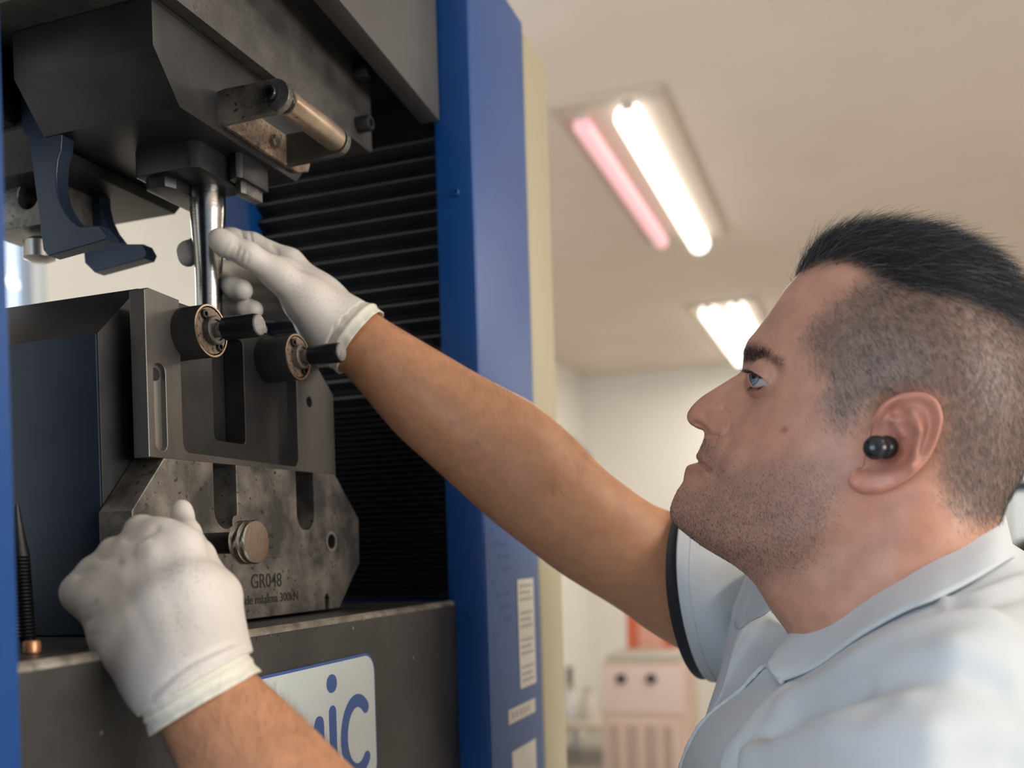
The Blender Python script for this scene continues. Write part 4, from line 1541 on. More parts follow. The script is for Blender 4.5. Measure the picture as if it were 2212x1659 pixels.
def normals_q(V, F):
    n = np.cross(V[F[:, 2]] - V[F[:, 0]], V[F[:, 3]] - V[F[:, 1]])
    N = np.zeros_like(V)
    for k in range(4):
        np.add.at(N, F[:, k], n)
    return N / np.maximum(np.linalg.norm(N, axis=1), 1e-12)[:, None]


def glove_crease(V, F, lines):
    """pinch or raise the surface along 3-D polylines given as (u, v, t) points"""
    N = normals_q(V, F)
    if ((V - V.mean(0)) * N).sum(1).mean() < 0:
        N = -N
    u, v, t = px_of(V)
    face = np.clip(-(unit(V - UP) * N).sum(1) * 4, 0, 1)
    for pts, rad, amp in lines:
        Q = np.stack([u, v], 1)
        d = seg_dist(Q, catmull([p[:2] for p in pts], 6)) * t / F_PX
        ok = np.exp(-((t - np.mean([p[2] for p in pts])) / .03) ** 4)
        V = V + N * (amp / 1000 * np.exp(-(d / (rad / 1000)) ** 2) * face * ok)[:, None]
    return V


def glove_material():
    m = bpy.data.materials.new('latex')
    nt, n, l, b = nodes_of(m)
    at = n.new('ShaderNodeAttribute')
    at.attribute_name = 'tone'
    tc = n.new('ShaderNodeTexCoord')
    n1 = n.new('ShaderNodeTexNoise')
    n1.inputs['Scale'].default_value = 520
    n1.inputs['Detail'].default_value = 4
    l.new(tc.outputs['Object'], n1.inputs['Vector'])
    n2 = n.new('ShaderNodeTexNoise')
    n2.inputs['Scale'].default_value = 34
    n2.inputs['Detail'].default_value = 3
    l.new(tc.outputs['Object'], n2.inputs['Vector'])
    ad = n.new('ShaderNodeMath')
    ad.operation = 'MULTIPLY_ADD'
    ad.inputs[1].default_value = .55
    l.new(n2.outputs['Fac'], ad.inputs[0])
    l.new(n1.outputs['Fac'], ad.inputs[2])
    r1 = n.new('ShaderNodeValToRGB')
    r1.color_ramp.elements[0].position, r1.color_ramp.elements[1].position = .83, .97
    l.new(ad.outputs['Value'], r1.inputs['Fac'])
    ml = n.new('ShaderNodeMath')
    ml.operation = 'MULTIPLY'
    l.new(r1.outputs['Color'], ml.inputs[0])
    l.new(at.outputs['Alpha'], ml.inputs[1])
    mx = n.new('ShaderNodeMix')
    mx.data_type = 'RGBA'
    l.new(ml.outputs['Value'], mx.inputs[0])
    l.new(at.outputs['Color'], mx.inputs[6])
    mx.inputs[7].default_value = (.46, .43, .39, 1)
    l.new(mx.outputs[2], b.inputs['Base Color'])
    b.inputs['Roughness'].default_value = .5
    b.inputs['Subsurface Weight'].default_value = .15
    b.inputs['Subsurface Radius'].default_value = (1, .8, .6)
    b.inputs['Subsurface Scale'].default_value = .004
    n3 = n.new('ShaderNodeTexNoise')
    n3.inputs['Scale'].default_value = 160
    n3.inputs['Detail'].default_value = 5
    l.new(tc.outputs['Object'], n3.inputs['Vector'])
    bp = n.new('ShaderNodeBump')
    bp.inputs['Strength'].default_value = .22
    bp.inputs['Distance'].default_value = .001
    l.new(n3.outputs['Fac'], bp.inputs['Height'])
    l.new(bp.outputs['Normal'], b.inputs['Normal'])
    return m


M['latex'] = glove_material()
LATEX = np.array([.66, .605, .555])


def loft_rings(rings):
    """list of (n,3) rings to quads"""
    n = len(rings[0])
    V = np.vstack(rings)
    F = [(a * n + q, a * n + (q + 1) % n, (a + 1) * n + (q + 1) % n, (a + 1) * n + q) for a in range(len(rings) - 1) for q in range(n)]
    return V, F


def limb(sections, n=56, sub=10, flat=1.0, caps=True):
    """tube through (u, v, t, half-width px, depth ratio); the half-width is measured across the limb as seen"""
    C = catmull([onT(u, v, t) for u, v, t, *_ in sections], sub)
    rw = catmull([[s[3] * s[2] / F_PX] for s in sections], sub)[:, 0]
    rd = catmull([[s[4]] for s in sections], sub)[:, 0] * rw
    T = unit(np.gradient(C, axis=0))
    rings = []
    for c, t, a, b in zip(C, T, rw, rd):
        view = unit((c - UP)[None])[0]
        w = unit(np.cross(t, view)[None])[0]
        d = np.cross(w, t)
        ang = np.linspace(0, 2 * np.pi, n, endpoint=False)
        rings.append(c + np.outer(np.cos(ang) * a, w) + np.outer(np.sin(ang) * b, d))
    return rings, C, T


def cuff(c0, c1, half, ratio, name_c, tilt_dir=None):
    pass


def glove(name, sdf, lo, hi, creases, cuff_rows, stain, parent, label=None, h=.00125):
    V, F = surface_nets(sdf, lo, hi, h)
    V = smooth_mesh(V, F, 3)
    V = glove_crease(V, F, creases)
    nV = len(V)
    C = np.tile(LATEX, (nV, 1))
    u, v, t = px_of(V)
    al = np.zeros(nV)
    for su, sv, sr, sa in stain:
        al = np.maximum(al, sa * np.exp(-((u - su) ** 2 + (v - sv) ** 2) / sr ** 2))
    # rolled cuff with gathered skirt
    rings = []
    for (cu_, cv_, ct_, hw, dr, ax_u, ax_v, wav) in cuff_rows:
        c = onT(cu_, cv_, ct_)
        t_ = unit((onT(cu_ + ax_u, cv_ + ax_v, ct_) - c)[None])[0]
        view = unit((c - UP)[None])[0]
        w = unit(np.cross(t_, view)[None])[0]
        d = np.cross(w, t_)
        a = hw * ct_ / F_PX
        ang = np.linspace(0, 2 * np.pi, 120, endpoint=False)
        rip = 1 + wav * (.5 * np.sin(ang * 13 + cu_) + .35 * np.sin(ang * 23 + 2 * cu_) + .3 * np.sin(ang * 7))
        sk = wav * .10 * np.sin(ang * 5 + .7)[:, None] * t_ * a * 2
        rings.append(c + np.outer(np.cos(ang) * a * rip, w) + np.outer(np.sin(ang) * a * dr * rip, d) + sk)
    V2, F2 = loft_rings(rings)
    allV = np.vstack([V, V2])
    allF = [tuple(f) for f in F] + [tuple(q + nV for q in f) for f in F2]
    C = np.vstack([C, np.tile(np.array([.72, .69, .58]), (len(V2), 1))])
    al = np.r_[al, np.zeros(len(V2))]
    me = bpy.data.meshes.new(name)
    me.from_pydata(allV.tolist(), [], allF)
    ca = me.color_attributes.new('tone', 'FLOAT_COLOR', 'POINT')
    ca.data.foreach_set('color', np.c_[C, al].ravel())
    bm = bmesh.new()
    bm.from_mesh(me)
    bmesh.ops.recalc_face_normals(bm, faces=bm.faces)
    bm.to_mesh(me)
    bm.free()
    o = finish(name, me, M['latex'], parent, smooth=True)
    tag(o, label)
    return o


def cut(P, u, v, t, du, dv):
    """half space beyond the wrist line"""
    c = onT(u, v, t)
    n = unit((onT(u + du, v + dv, t) - c)[None])[0]
    return (P - c) @ n


# ---- right hand: thumb and index pinch the rod, the other fingers fold under
def right_hand(P):
    th = chain(P, [(473, 517, .736, 22.5), (484, 526, .737, 25), (535, 550, .742, 25.5), (600, 592, .758, 33), (665, 650, .775, 46), (705, 690, .79, 52)], .006)
    ix = chain(P, [(405, 556, .768, 20), (407, 545, .772, 22), (448, 522, .790, 23), (500, 518, .797, 24), (545, 530, .800, 26), (622, 572, .803, 34)], .004)
    md = chain(P, [(523, 626, .760, 23), (505, 621, .764, 24.5), (470, 604, .783, 24), (480, 590, .808, 26), (640, 600, .828, 36)], .003)
    rg = chain(P, [(548, 669, .772, 20.5), (530, 666, .774, 22), (470, 652, .790, 23), (485, 630, .815, 25), (645, 632, .838, 36)], .003)
    pk = chain(P, [(560, 712, .786, 17), (545, 708, .788, 19), (490, 690, .804, 20), (520, 670, .825, 22), (655, 662, .840, 32)], .003)
    palm = None
    for q in ([(624, 574, .803, 35), (683, 646, .800, 50), (752, 718, .800, 58)],
              [(636, 604, .825, 38), (694, 662, .815, 52), (757, 726, .803, 60)],
              [(645, 632, .838, 36), (705, 685, .825, 50), (762, 735, .806, 58)],
              [(655, 662, .840, 34), (700, 705, .828, 46), (757, 742, .808, 55)],
              [(660, 650, .776, 46), (708, 698, .790, 56), (757, 726, .800, 62)],
              [(752, 722, .800, 66), (776, 742, .800, 70)]):
        c = chain(P, q, .010)
        palm = c if palm is None else smin(palm, c, .012)
    web = chain(P, [(566, 560, .772, 14), (612, 588, .784, 30), (660, 640, .788, 44)], .006)
    palm = smin(palm, web, .008)
    fing = smin(smin(md, rg, .0015), pk, .0015)
    d = smin(palm, th, .008)
    d = smin(d, ix, .006)
    return np.maximum(smin(d, fing, .003), cut(P, 747, 716, .800, 8, 6))


lo = np.min([onT(u, v, t) for u in (370, 830) for v in (480, 820) for t in (.70, .88)], axis=0)
hi = np.max([onT(u, v, t) for u in (370, 830) for v in (480, 820) for t in (.70, .88)], axis=0)
RC = [([(540, 500, .785), (545, 530, .775), (550, 560, .770)], 1.1, -.9), ([(520, 497, .785), (528, 520, .78)], 1.0, -.7), ([(588, 530, .775), (600, 545, .77)], 2.0, -.7),
      ([(516, 532, .728), (510, 552, .728)], 1.2, -.7), ([(526, 540, .728), (520, 562, .728)], 1.1, -.6), ([(538, 548, .728), (534, 566, .728)], 1.2, -.5),
      ([(500, 526, .727), (490, 545, .727)], 1.6, .35), ([(598, 640, .745), (640, 690, .745)], 2.0, -.6)]
for q in range(7):
    RC.append(([(690 + q * 11, 790 - q * 14 + 0, .770), (712 + q * 9, 745 - q * 12, .762), (722 + q * 10, 705 - q * 9, .765)], 1.2, .75 if q % 2 else -.6))
right_cuff = [(739, 709.0, .800, 70, .86, 8, 6, .00), (745, 714.0, .800, 74, .90, 8, 6, .015), (751, 718.0, .800, 77, .92, 8, 6, .018), (757, 723.0, .800, 80, .93, 8, 6, .012), (760, 725.0, .800, 83.5, .95, 8, 6, .010),
              (763, 727.0, .800, 84, .95, 8, 6, .008), (765, 729.0, .800, 81.5, .93, 8, 6, .010), (771, 734.0, .800, 81, .92, 8, 6, .016), (777, 739.0, .800, 81.5, .92, 8, 6, .020), (779, 740.5, .800, 81, .92, 8, 6, .020),
              (778, 740.0, .800, 79, .90, 8, 6, .020), (765, 729.0, .800, 77, .88, 8, 6, .012)]
glove('glove', right_hand, lo - .004, hi + .004, RC, right_cuff, [(680, 625, 70, 1.0), (640, 580, 40, .6)], person, 'cream latex glove pinching the steel rod')


# ---- left hand: fist seen from the back, thumb standing up behind
def left_hand(P):
    ix = chain(P, [(352, 1190, .576, 26), (318, 1172, .572, 30), (306, 1148, .538, 35), (390, 1174, .527, 33)], .002)
    md = chain(P, [(310, 1225, .580, 26), (262, 1206, .572, 29), (248, 1194, .536, 33), (338, 1210, .522, 32)], .002)
    rg = chain(P, [(270, 1265, .580, 24), (225, 1250, .570, 28), (205, 1235, .534, 33), (290, 1248, .522, 33)], .002)
    pk = chain(P, [(240, 1310, .578, 22), (196, 1296, .564, 30), (174, 1280, .532, 40), (252, 1300, .526, 40)], .002)
    th = chain(P, [(393, 1099, .575, 20), (394, 1112, .574, 21.5), (408, 1150, .562, 23.5), (430, 1200, .546, 32), (466, 1285, .534, 48), (466, 1370, .528, 52)], .004)
    palm = None
    for q in ([(352, 1162, .531, 30), (394, 1192, .531, 33), (420, 1270, .517, 46), (440, 1400, .508, 60)],
              [(296, 1204, .528, 30), (342, 1226, .527, 34), (375, 1300, .513, 50), (425, 1430, .506, 66)],
              [(248, 1244, .526, 30), (298, 1266, .527, 35), (325, 1335, .514, 52), (392, 1445, .506, 66)],
              [(212, 1284, .527, 32), (258, 1308, .528, 36), (272, 1368, .517, 52), (345, 1462, .508, 66)],
              [(468, 1292, .530, 47), (462, 1370, .522, 54), (448, 1440, .510, 66)],
              [(215, 1300, .535, 36), (262, 1370, .528, 48), (330, 1450, .515, 60)],
              [(300, 1300, .545, 40), (400, 1420, .530, 55)],
              [(398, 1435, .508, 96), (420, 1478, .502, 108), (440, 1512, .498, 113)]):
        c = chain(P, q, .012)
        palm = c if palm is None else smin(palm, c, .016)
    f = smin(smin(ix, md, .006), smin(rg, pk, .006), .006)
    d = smin(palm, f, .012)
    d = smin(d, th, .007)
    return np.maximum(d, cut(P, 424, 1476, .500, 5.1, 8.6))


lo = np.min([onT(u, v, t) for u in (110, 570) for v in (1060, 1560) for t in (.455, .61)], axis=0)
hi = np.max([onT(u, v, t) for u in (110, 570) for v in (1060, 1560) for t in (.455, .61)], axis=0)
LC = [([(170, 1242, .531), (208, 1229, .522), (254, 1214, .513)], 2.2, -1.0), ([(274, 1166, .533), (312, 1161, .523), (338, 1143, .521)], 2.2, -.9), ([(214, 1206, .531), (250, 1206, .521), (284, 1198, .515)], 2.2, -.8),
       ([(320, 1168, 0.506), (300, 1178, 0.506)], 1.5, 0.477),
      ([(325, 1175, 0.504)], 5, .9) if 0 else ([(322, 1174, 0.504), (328, 1180, 0.504)], 5, .8), ([(178, 1318, 0.516), (205, 1302, 0.506)], 1.2, -.7),
      ([(190, 1340, 0.520), (215, 1322, 0.511)], 1.3, -.6), ([(200, 1372, 0.520), (228, 1368, 0.511)], 1.2, -.5),
      ([(330, 1500, 0.497), (400, 1440, 0.492), (500, 1390, 0.501)], 1.4, -.7), ([(360, 1490, 0.497), (430, 1435, 0.492), (515, 1400, 0.506)], 1.2, .6), ([(420, 1470, 0.492), (480, 1425, 0.497), (520, 1405, 0.506)], 1.2, -.6),
      ([(280, 1290, 0.506), (330, 1400, 0.497)], 4, -.4), ([(350, 1250, 0.506), (400, 1400, 0.497)], 4, -.35), ([(390, 1200, 0.506), (425, 1330, 0.497)], 5, 0.477)]
left_cuff = [(416, 1462, .500, 112, .82, 5.1, 8.6, .0), (419, 1467, .500, 121, .84, 5.1, 8.6, .008), (422, 1472, .500, 124, .86, 5.1, 8.6, .012), (425, 1478, .500, 124.5, .86, 5.1, 8.6, .014), (428, 1486, .500, 126, .86, 5.1, 8.6, .012),
             (430, 1490, .500, 128.5, .88, 5.1, 8.6, .010), (432, 1493, .500, 128.5, .88, 5.1, 8.6, .010), (434, 1497, .500, 126, .86, 5.1, 8.6, .012), (438, 1505, .500, 128, .87, 5.1, 8.6, .016), (443, 1513, .500, 131, .89, 5.1, 8.6, .020),
             (446, 1519, .500, 132, .89, 5.1, 8.6, .022), (446, 1519, .500, 129, .87, 5.1, 8.6, .022), (434, 1498, .500, 120, .82, 5.1, 8.6, .012)]
glove('glove', left_hand, lo - .004, hi + .004, LC, left_cuff, [(395, 1270, 75, 1.0), (400, 1390, 80, 1.3), (330, 1260, 45, .7)], person, 'cream latex glove closed in a fist with the thumb up')

# ---- bare arms
ARM_R = [(730, 702, .800, 64, .80), (768, 733, .800, 70, .80), (850, 799, .802, 86, .86), (947, 878, .808, 105, .92), (1052, 957, .815, 121, .95), (1160, 1042, .823, 124, .96), (1250, 1118, .830, 119, .98), (1340, 1184, .838, 115, 1.0), (1445, 1243, .850, 126, .85), (1540, 1310, .862, 112, .8), (1620, 1350, .872, 105, .8)]
ARM_L = [(415, 1470, .501, 98, .70), (448, 1516, .499, 113, .74), (545, 1640, .485, 138, .80), (680, 1810, .465, 164, .88), (830, 1990, .445, 190, .95), (960, 2120, .430, 210, 1.0), (1120, 2130, .425, 225, 1.0), (1320, 2090, .430, 215, 1.0), (1500, 2050, .45, 205, 1.0)]


def arm_body(sec, tone, inner):
    rings, C, T = limb(sec)
    V, F = loft_rings(rings)
    n = len(rings[0])
    nr = len(rings)
    F = F + [tuple(range(n))[::-1], tuple((nr - 1) * n + q for q in range(n))]
    # slow swell of muscle so the tube is not a plain taper
    k = np.repeat(np.arange(nr), n) / nr
    a = np.tile(np.arange(n) / n * 2 * np.pi, nr)
    cen = np.repeat(C, n, axis=0)
    V = cen + (V - cen) * (1 + .020 * np.sin(k * 19 + a) + .014 * np.sin(k * 31 - 2 * a))[:, None]
    col_ = np.tile(np.array(tone), (len(V), 1))
    s = (.5 + .5 * np.sin(a - .6))[:, None]
    col_ = col_ * (1 - .25 * s) + np.array(inner) * .25 * s
    return V, F, col_, rings, C, T


VR, FR, CR_, ringsR, cenR, tanR = arm_body(ARM_R, (.50, .24, .125), (.53, .28, .165))
# crease in the bend of the elbow, tendons at the wrist
_N = normals_q(VR, np.array([f for f in FR if len(f) == 4]))
_u, _v, _t = px_of(VR)
VL, FL, CL_, ringsL, cenL, tanL = arm_body(ARM_L, (.56, .265, .14), (.52, .24, .125))


def dent(V, F, pts, rad, amp):
    N = normals_q(V, np.array([f for f in F if len(f) == 4]))
    P = catmull([onT(*p) for p in pts], 6)
    best = np.full(len(V), 1e9)
    for a, b in zip(P[:-1], P[1:]):
        d = b - a
        t = np.clip(((V - a) @ d) / (d @ d + 1e-15), 0, 1)
        best = np.minimum(best, np.linalg.norm(V - a - t[:, None] * d, axis=1))
    sg = np.sign((N * (V - V.mean(0))).sum(1).mean())
    return V + N * sg * (amp / 1000 * np.exp(-(best / (rad / 1000)) ** 2))[:, None]


VR = dent(VR, FR, [(1232, 965, .80), (1235, 1020, .785), (1215, 1070, .785)], 11, -3.0)
VR = dent(VR, FR, [(1130, 900, .80), (1180, 960, .785), (1180, 1010, .785)], 16, 2.5)
VR = dent(VR, FR, [(900, 800, .775), (1000, 870, .775)], 10, 1.0)
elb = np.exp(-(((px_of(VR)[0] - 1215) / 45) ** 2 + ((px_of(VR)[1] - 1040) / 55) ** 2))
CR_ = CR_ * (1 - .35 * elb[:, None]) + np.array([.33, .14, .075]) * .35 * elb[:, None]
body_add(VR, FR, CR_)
body_add(VL, FL, CL_)

# torso under the coat ties neck and arms together
sh_r, sh_l, nb = onT(1620, 1340, .866), onT(1550, 1830, .445), R(.055, .66, -.10)
tr = []
for f, c, a, b in ((0, R(.020, .66, -.055), .035, .040), (.2, R(.035, .67, -.085), .055, .075), (.4, R(.03, .68, -.14), .075, .14), (.6, R(.03, .69, -.20), .085, .15), (1, R(.05, .69, -.50), .085, .14)):
    an = np.linspace(0, 2 * np.pi, 40, endpoint=False)
    tr.append(c + np.stack([a * np.cos(an), b * np.sin(an), 0 * an], 1))
VT, FT = loft_rings(tr)
body_add(VT, FT + [tuple(range(40))[::-1], tuple(160 + q for q in range(40))], np.tile(SK, (len(VT), 1)))

# fine dark hair on both forearms
def arm_hair(rings, C, T, lo_, hi_, n, keep_fn, Ls):
    R_ = np.array(rings)
    nr, m = R_.shape[:2]
    a = RNG.integers(int(nr * lo_), int(nr * hi_), n)
    q = RNG.integers(0, m, n)
    s = RNG.random((n, 1))
    root = R_[a, q] * (1 - s) + R_[np.minimum(a + 1, nr - 1), q] * s
    N = unit(root - C[a])
    tdir = -T[a] if 1 else T[a]
    side = unit(np.cross(tdir, N))
    D = tdir * .8 + side * RNG.normal(.6, .35, (n, 1))
    ok = keep_fn(*px_of(root))
    root, N, D = root[ok], N[ok], D[ok]
    return grow(root, N, D, RNG.uniform(*Ls, len(root)), 4, .30, jit=.2)


fine = hair_material('arm_hair', [(.03, .018, .012), (.045, .028, .018), (.06, .04, .026), (.12, .08, .05)], .5)
H1 = arm_hair(ringsR, cenR, tanR, .12, .55, 2600, lambda u, v, t: RNG.random(len(u)) < .8, (.005, .010))
H2 = arm_hair(ringsL, cenL, tanL, .12, .42, 2600, lambda u, v, t: RNG.random(len(u)) < .9, (.006, .014))
strands('arm_hair', np.concatenate([H1, H2]), .00004, fine, person, label='fine dark hair on the forearms')

# ------------------------------------------------------------------ clothing
def cloth_material(name, c, rough=.85):
    m = bpy.data.materials.new(name)
    nt, n, l, b = nodes_of(m)
    b.inputs['Base Color'].default_value = (*c, 1)
    b.inputs['Roughness'].default_value = rough
    b.inputs['Sheen Weight'].default_value = .15
    tc = n.new('ShaderNodeTexCoord')
    n1 = n.new('ShaderNodeTexNoise')
    n1.inputs['Scale'].default_value = 26
    n1.inputs['Detail'].default_value = 5
    l.new(tc.outputs['Object'], n1.inputs['Vector'])
    n2 = n.new('ShaderNodeTexNoise')
    n2.inputs['Scale'].default_value = 1400
    l.new(tc.outputs['Object'], n2.inputs['Vector'])
    ad = n.new('ShaderNodeMath')
    ad.operation = 'MULTIPLY_ADD'
    ad.inputs[1].default_value = .06
    l.new(n2.outputs['Fac'], ad.inputs[0])
    l.new(n1.outputs['Fac'], ad.inputs[2])
    bp = n.new('ShaderNodeBump')
    bp.inputs['Strength'].default_value = .25
    bp.inputs['Distance'].default_value = .006
    l.new(ad.outputs['Value'], bp.inputs['Height'])
    l.new(bp.outputs['Normal'], b.inputs['Normal'])
    return m


M['coat'] = cloth_material('white_cotton', (.57, .595, .605))
M['shirt'] = cloth_material('black_cotton', (.008, .008, .012))
M['trousers'] = cloth_material('navy_twill', (.02, .025, .04))
M['shoe'] = principled('shoe_leather', (.015, .014, .013), .4)


def net(rows, su=8, sv=8):
    """control rows of (u, v, t) to a fine grid of points"""
    P = np.array([[onT(*p) for p in r] for r in rows])
    A = np.array([catmull(r, su) for r in P])
    B = np.array([catmull(A[:, k], sv) for k in range(A.shape[1])])
    return B.transpose(1, 0, 2)


def grid_mesh(name, G, mat, parent, thick=.0012, folds=(), label=None):
    a, b = G.shape[:2]
    V = G.reshape(-1, 3)
    F = np.array([(i * b + j, i * b + j + 1, (i + 1) * b + j + 1, (i + 1) * b + j) for i in range(a - 1) for j in range(b - 1)])
    N = normals_q(V, F)
    if ((UP - V) * N).sum(1).mean() < 0:
        F = F[:, ::-1]
        N = -N
    for pts, rad, amp in folds:
        P = catmull([onT(*p) for p in pts], 6)
        best = np.full(len(V), 1e9)
        for p, q in zip(P[:-1], P[1:]):
            d = q - p
            t = np.clip(((V - p) @ d) / (d @ d + 1e-15), 0, 1)
            best = np.minimum(best, np.linalg.norm(V - p - t[:, None] * d, axis=1))
        V = V + N * (amp / 1000 * np.exp(-(best / (rad / 1000)) ** 2))[:, None]
    N = normals_q(V, F)
    n = len(V)
    W = V - N * thick
    F2 = F[:, ::-1] + n
    edge = [i * b for i in range(a)] + [(a - 1) * b + j for j in range(1, b)] + [i * b + b - 1 for i in range(a - 2, -1, -1)] + [j for j in range(b - 2, 0, -1)]
    side = [(edge[k], edge[(k + 1) % len(edge)], edge[(k + 1) % len(edge)] + n, edge[k] + n) for k in range(len(edge))]
    me = bpy.data.meshes.new(name)
    me.from_pydata(np.vstack([V, W]).tolist(), [], [tuple(map(int, f)) for f in F] + [tuple(map(int, f)) for f in F2] + [tuple(map(int, f)) for f in side])
    bm = bmesh.new()
    bm.from_mesh(me)
    bmesh.ops.recalc_face_normals(bm, faces=bm.faces)
    bm.to_mesh(me)
    bm.free()
    o = finish(name, me, mat, parent, smooth=True)
    tag(o, label)
    return o


near_rows = [
    [(1672, 1408, .636), (1700, 1396, .628), (1760, 1370, .615), (1850, 1310, .597), (1950, 1260, .580), (2050, 1212, .572), (2140, 1165, .580), (2168, 1150, .62), (2150, 1150, .67)],
    [(1655, 1437, .622), (1692, 1468, .597), (1762, 1436, .577), (1850, 1376, .552), (1950, 1323, .537), (2040, 1284, .532), (2120, 1248, .540), (2200, 1222, .575), (2230, 1200, .64)],
    [(1604, 1488, .636), (1662, 1512, .578), (1762, 1470, .540), (1862, 1408, .512), (1970, 1360, .497), (2080, 1326, .492), (2180, 1300, .504), (2280, 1275, .545), (2330, 1240, .62)],
    [(1535, 1540, .648), (1625, 1562, .562), (1742, 1522, .508), (1852, 1460, .474), (1980, 1395, .455), (2100, 1370, .450), (2220, 1390, .462), (2340, 1390, .510), (2430, 1340, .60)],
    [(1492, 1600, .655), (1592, 1630, .552), (1722, 1602, .488), (1852, 1560, .446), (1980, 1530, .428), (2110, 1520, .425), (2240, 1540, .440), (2390, 1570, .490), (2520, 1560, .59)],
    [(1466, 1672, .660), (1562, 1725, .548), (1702, 1722, .478), (1852, 1720, .428), (1990, 1720, .408), (2130, 1720, .408), (2270, 1740, .425), (2430, 1780, .475), (2560, 1780, .58)],
    [(1440, 1860, .665), (1540, 1900, .548), (1692, 1900, .478), (1852, 1920, .430), (2000, 1930, .410), (2150, 1940, .410), (2300, 1960, .428), (2450, 1980, .475), (2580, 1980, .58)]]
coat = grid_mesh('lab_coat', net(near_rows, 12, 12), M['coat'], person, folds=[
    ([(1700, 1560, .52), (1850, 1500, .47), (1990, 1455, .445), (2110, 1460, .44), (2200, 1530, .45)], 15, -11),
    ([(1690, 1500, .55), (1850, 1425, .50), (1990, 1365, .48), (2120, 1350, .48)], 10, 6),
    ([(1640, 1640, .53), (1760, 1600, .48), (1880, 1585, .44), (2000, 1600, .42)], 13, 8),
    ([(1570, 1650, .56), (1620, 1560, .56), (1700, 1480, .57)], 6, 5),
    ([(1600, 1659, .545), (1650, 1600, .535), (1690, 1620, .51), (1660, 1690, .52)], 7, -7),
    ([(2050, 1290, .52), (2130, 1275, .52), (2230, 1240, .56)], 4, 2.0), ([(2040, 1310, .51), (2140, 1305, .50), (2260, 1270, .54)], 5, -2.0),
    ([(2035, 1290, .525), (2045, 1330, .50)], 3, 2.2), ([(1900, 1560, .44), (2060, 1640, .415), (2200, 1660, .42)], 12, -7),
    ([(1760, 1640, .48), (1850, 1560, .46), (1960, 1520, .44)], 8, 4), ([(1700, 1600, .51), (1790, 1540, .49), (1880, 1500, .475)], 6, -4), ([(2060, 1420, .45), (2160, 1470, .45), (2220, 1560, .44)], 9, 5)], label='white cotton lab coat over the near shoulder')

far_rows = [
    [(1730, 1370, 0.685), (1668, 1335, 0.725), (1650, 1290, .730), (1640, 1230, .790), (1670, 1170, .870), (1760, 1150, .93)],
    [(1710, 1430, 0.667), (1622, 1395, 0.710), (1600, 1350, .720), (1590, 1300, .785), (1640, 1220, .880), (1760, 1200, .95)],
    [(1660, 1510, 0.655), (1578, 1480, 0.695), (1562, 1455, .710), (1560, 1435, .780), (1600, 1400, .880), (1740, 1380, .96)],
    [(1600, 1590, 0.650), (1528, 1565, 0.690), (1520, 1560, .705), (1530, 1560, .780), (1580, 1560, .880), (1740, 1560, .96)],
    [(1540, 1700, 0.647), (1490, 1690, 0.690), (1490, 1700, .705), (1510, 1700, .780), (1570, 1700, .880), (1740, 1700, .96)],
    [(1460, 1860, 0.647), (1470, 1880, 0.690), (1480, 1880, .705), (1500, 1880, .780), (1570, 1880, .880), (1740, 1880, .96)]]
grid_mesh('coat_front', net(far_rows, 10, 10), M['coat'], coat, folds=[([(1605, 1290, .76), (1575, 1400, .73), (1545, 1500, .70), (1530, 1600, .69)], 6, -4), ([(1640, 1330, .70), (1600, 1420, .68), (1560, 1520, .65)], 6, 3)], label='far front of the open coat')

grid_mesh('collar', net([
    [(1668, 1442, .612), (1722, 1392, .628), (1812, 1322, .612), (1912, 1258, .597), (2045, 1190, .588), (2140, 1150, .600), (2150, 1140, .650), (2080, 1135, .72)],
    [(1656, 1432, .606), (1705, 1368, .618), (1800, 1290, .603), (1900, 1224, .588), (2040, 1152, .578), (2152, 1113, .592), (2160, 1108, .650), (2085, 1100, .73)],
    [(1668, 1455, .594), (1730, 1410, .590), (1825, 1335, .572), (1925, 1270, .556), (2050, 1212, .548), (2165, 1158, .568), (2174, 1155, .650), (2095, 1140, .74)],
    [(1690, 1473, .589), (1764, 1438, .568), (1852, 1374, .542), (1952, 1318, .527), (2045, 1280, .522), (2176, 1210, .550), (2184, 1205, .650), (2105, 1190, .75)]], 12, 6), M['coat'], coat, thick=.0016, label='white folded coat collar')
grid_mesh('collar', net([
    [(1698, 1346, .660), (1680, 1320, .682), (1660, 1290, .712), (1655, 1240, .750), (1710, 1190, .79), (1900, 1150, .80), (2080, 1120, .75)],
    [(1684, 1330, .656), (1662, 1296, .675), (1640, 1260, .705), (1630, 1220, .745), (1690, 1180, .80), (1900, 1130, .82), (2085, 1095, .76)],
    [(1676, 1322, .658), (1650, 1312, .672), (1625, 1300, .705), (1605, 1270, .745), (1650, 1220, .82), (1900, 1160, .84), (2095, 1130, .77)],
    [(1672, 1316, .660), (1642, 1330, .675), (1614, 1343, .700), (1588, 1356, .735), (1610, 1290, .83), (1900, 1190, .86), (2105, 1180, .78)]], 10, 6), M['coat'], coat, thick=.0016, label='far side of the coat collar')
# stitched lip along the open front edge
lip = catmull([onT(u, v, t) for u, v, t in [(1690, 1474, 0.588), (1672, 1455, 0.6), (1655, 1436, 0.618), (1625, 1462, 0.628), (1600, 1490, 0.634), (1572, 1512, 0.64), (1535, 1542, 0.646), (1510, 1570, 0.65), (1492, 1602, 0.653), (1476, 1640, 0.656), (1465, 1680, 0.658)]], 8)


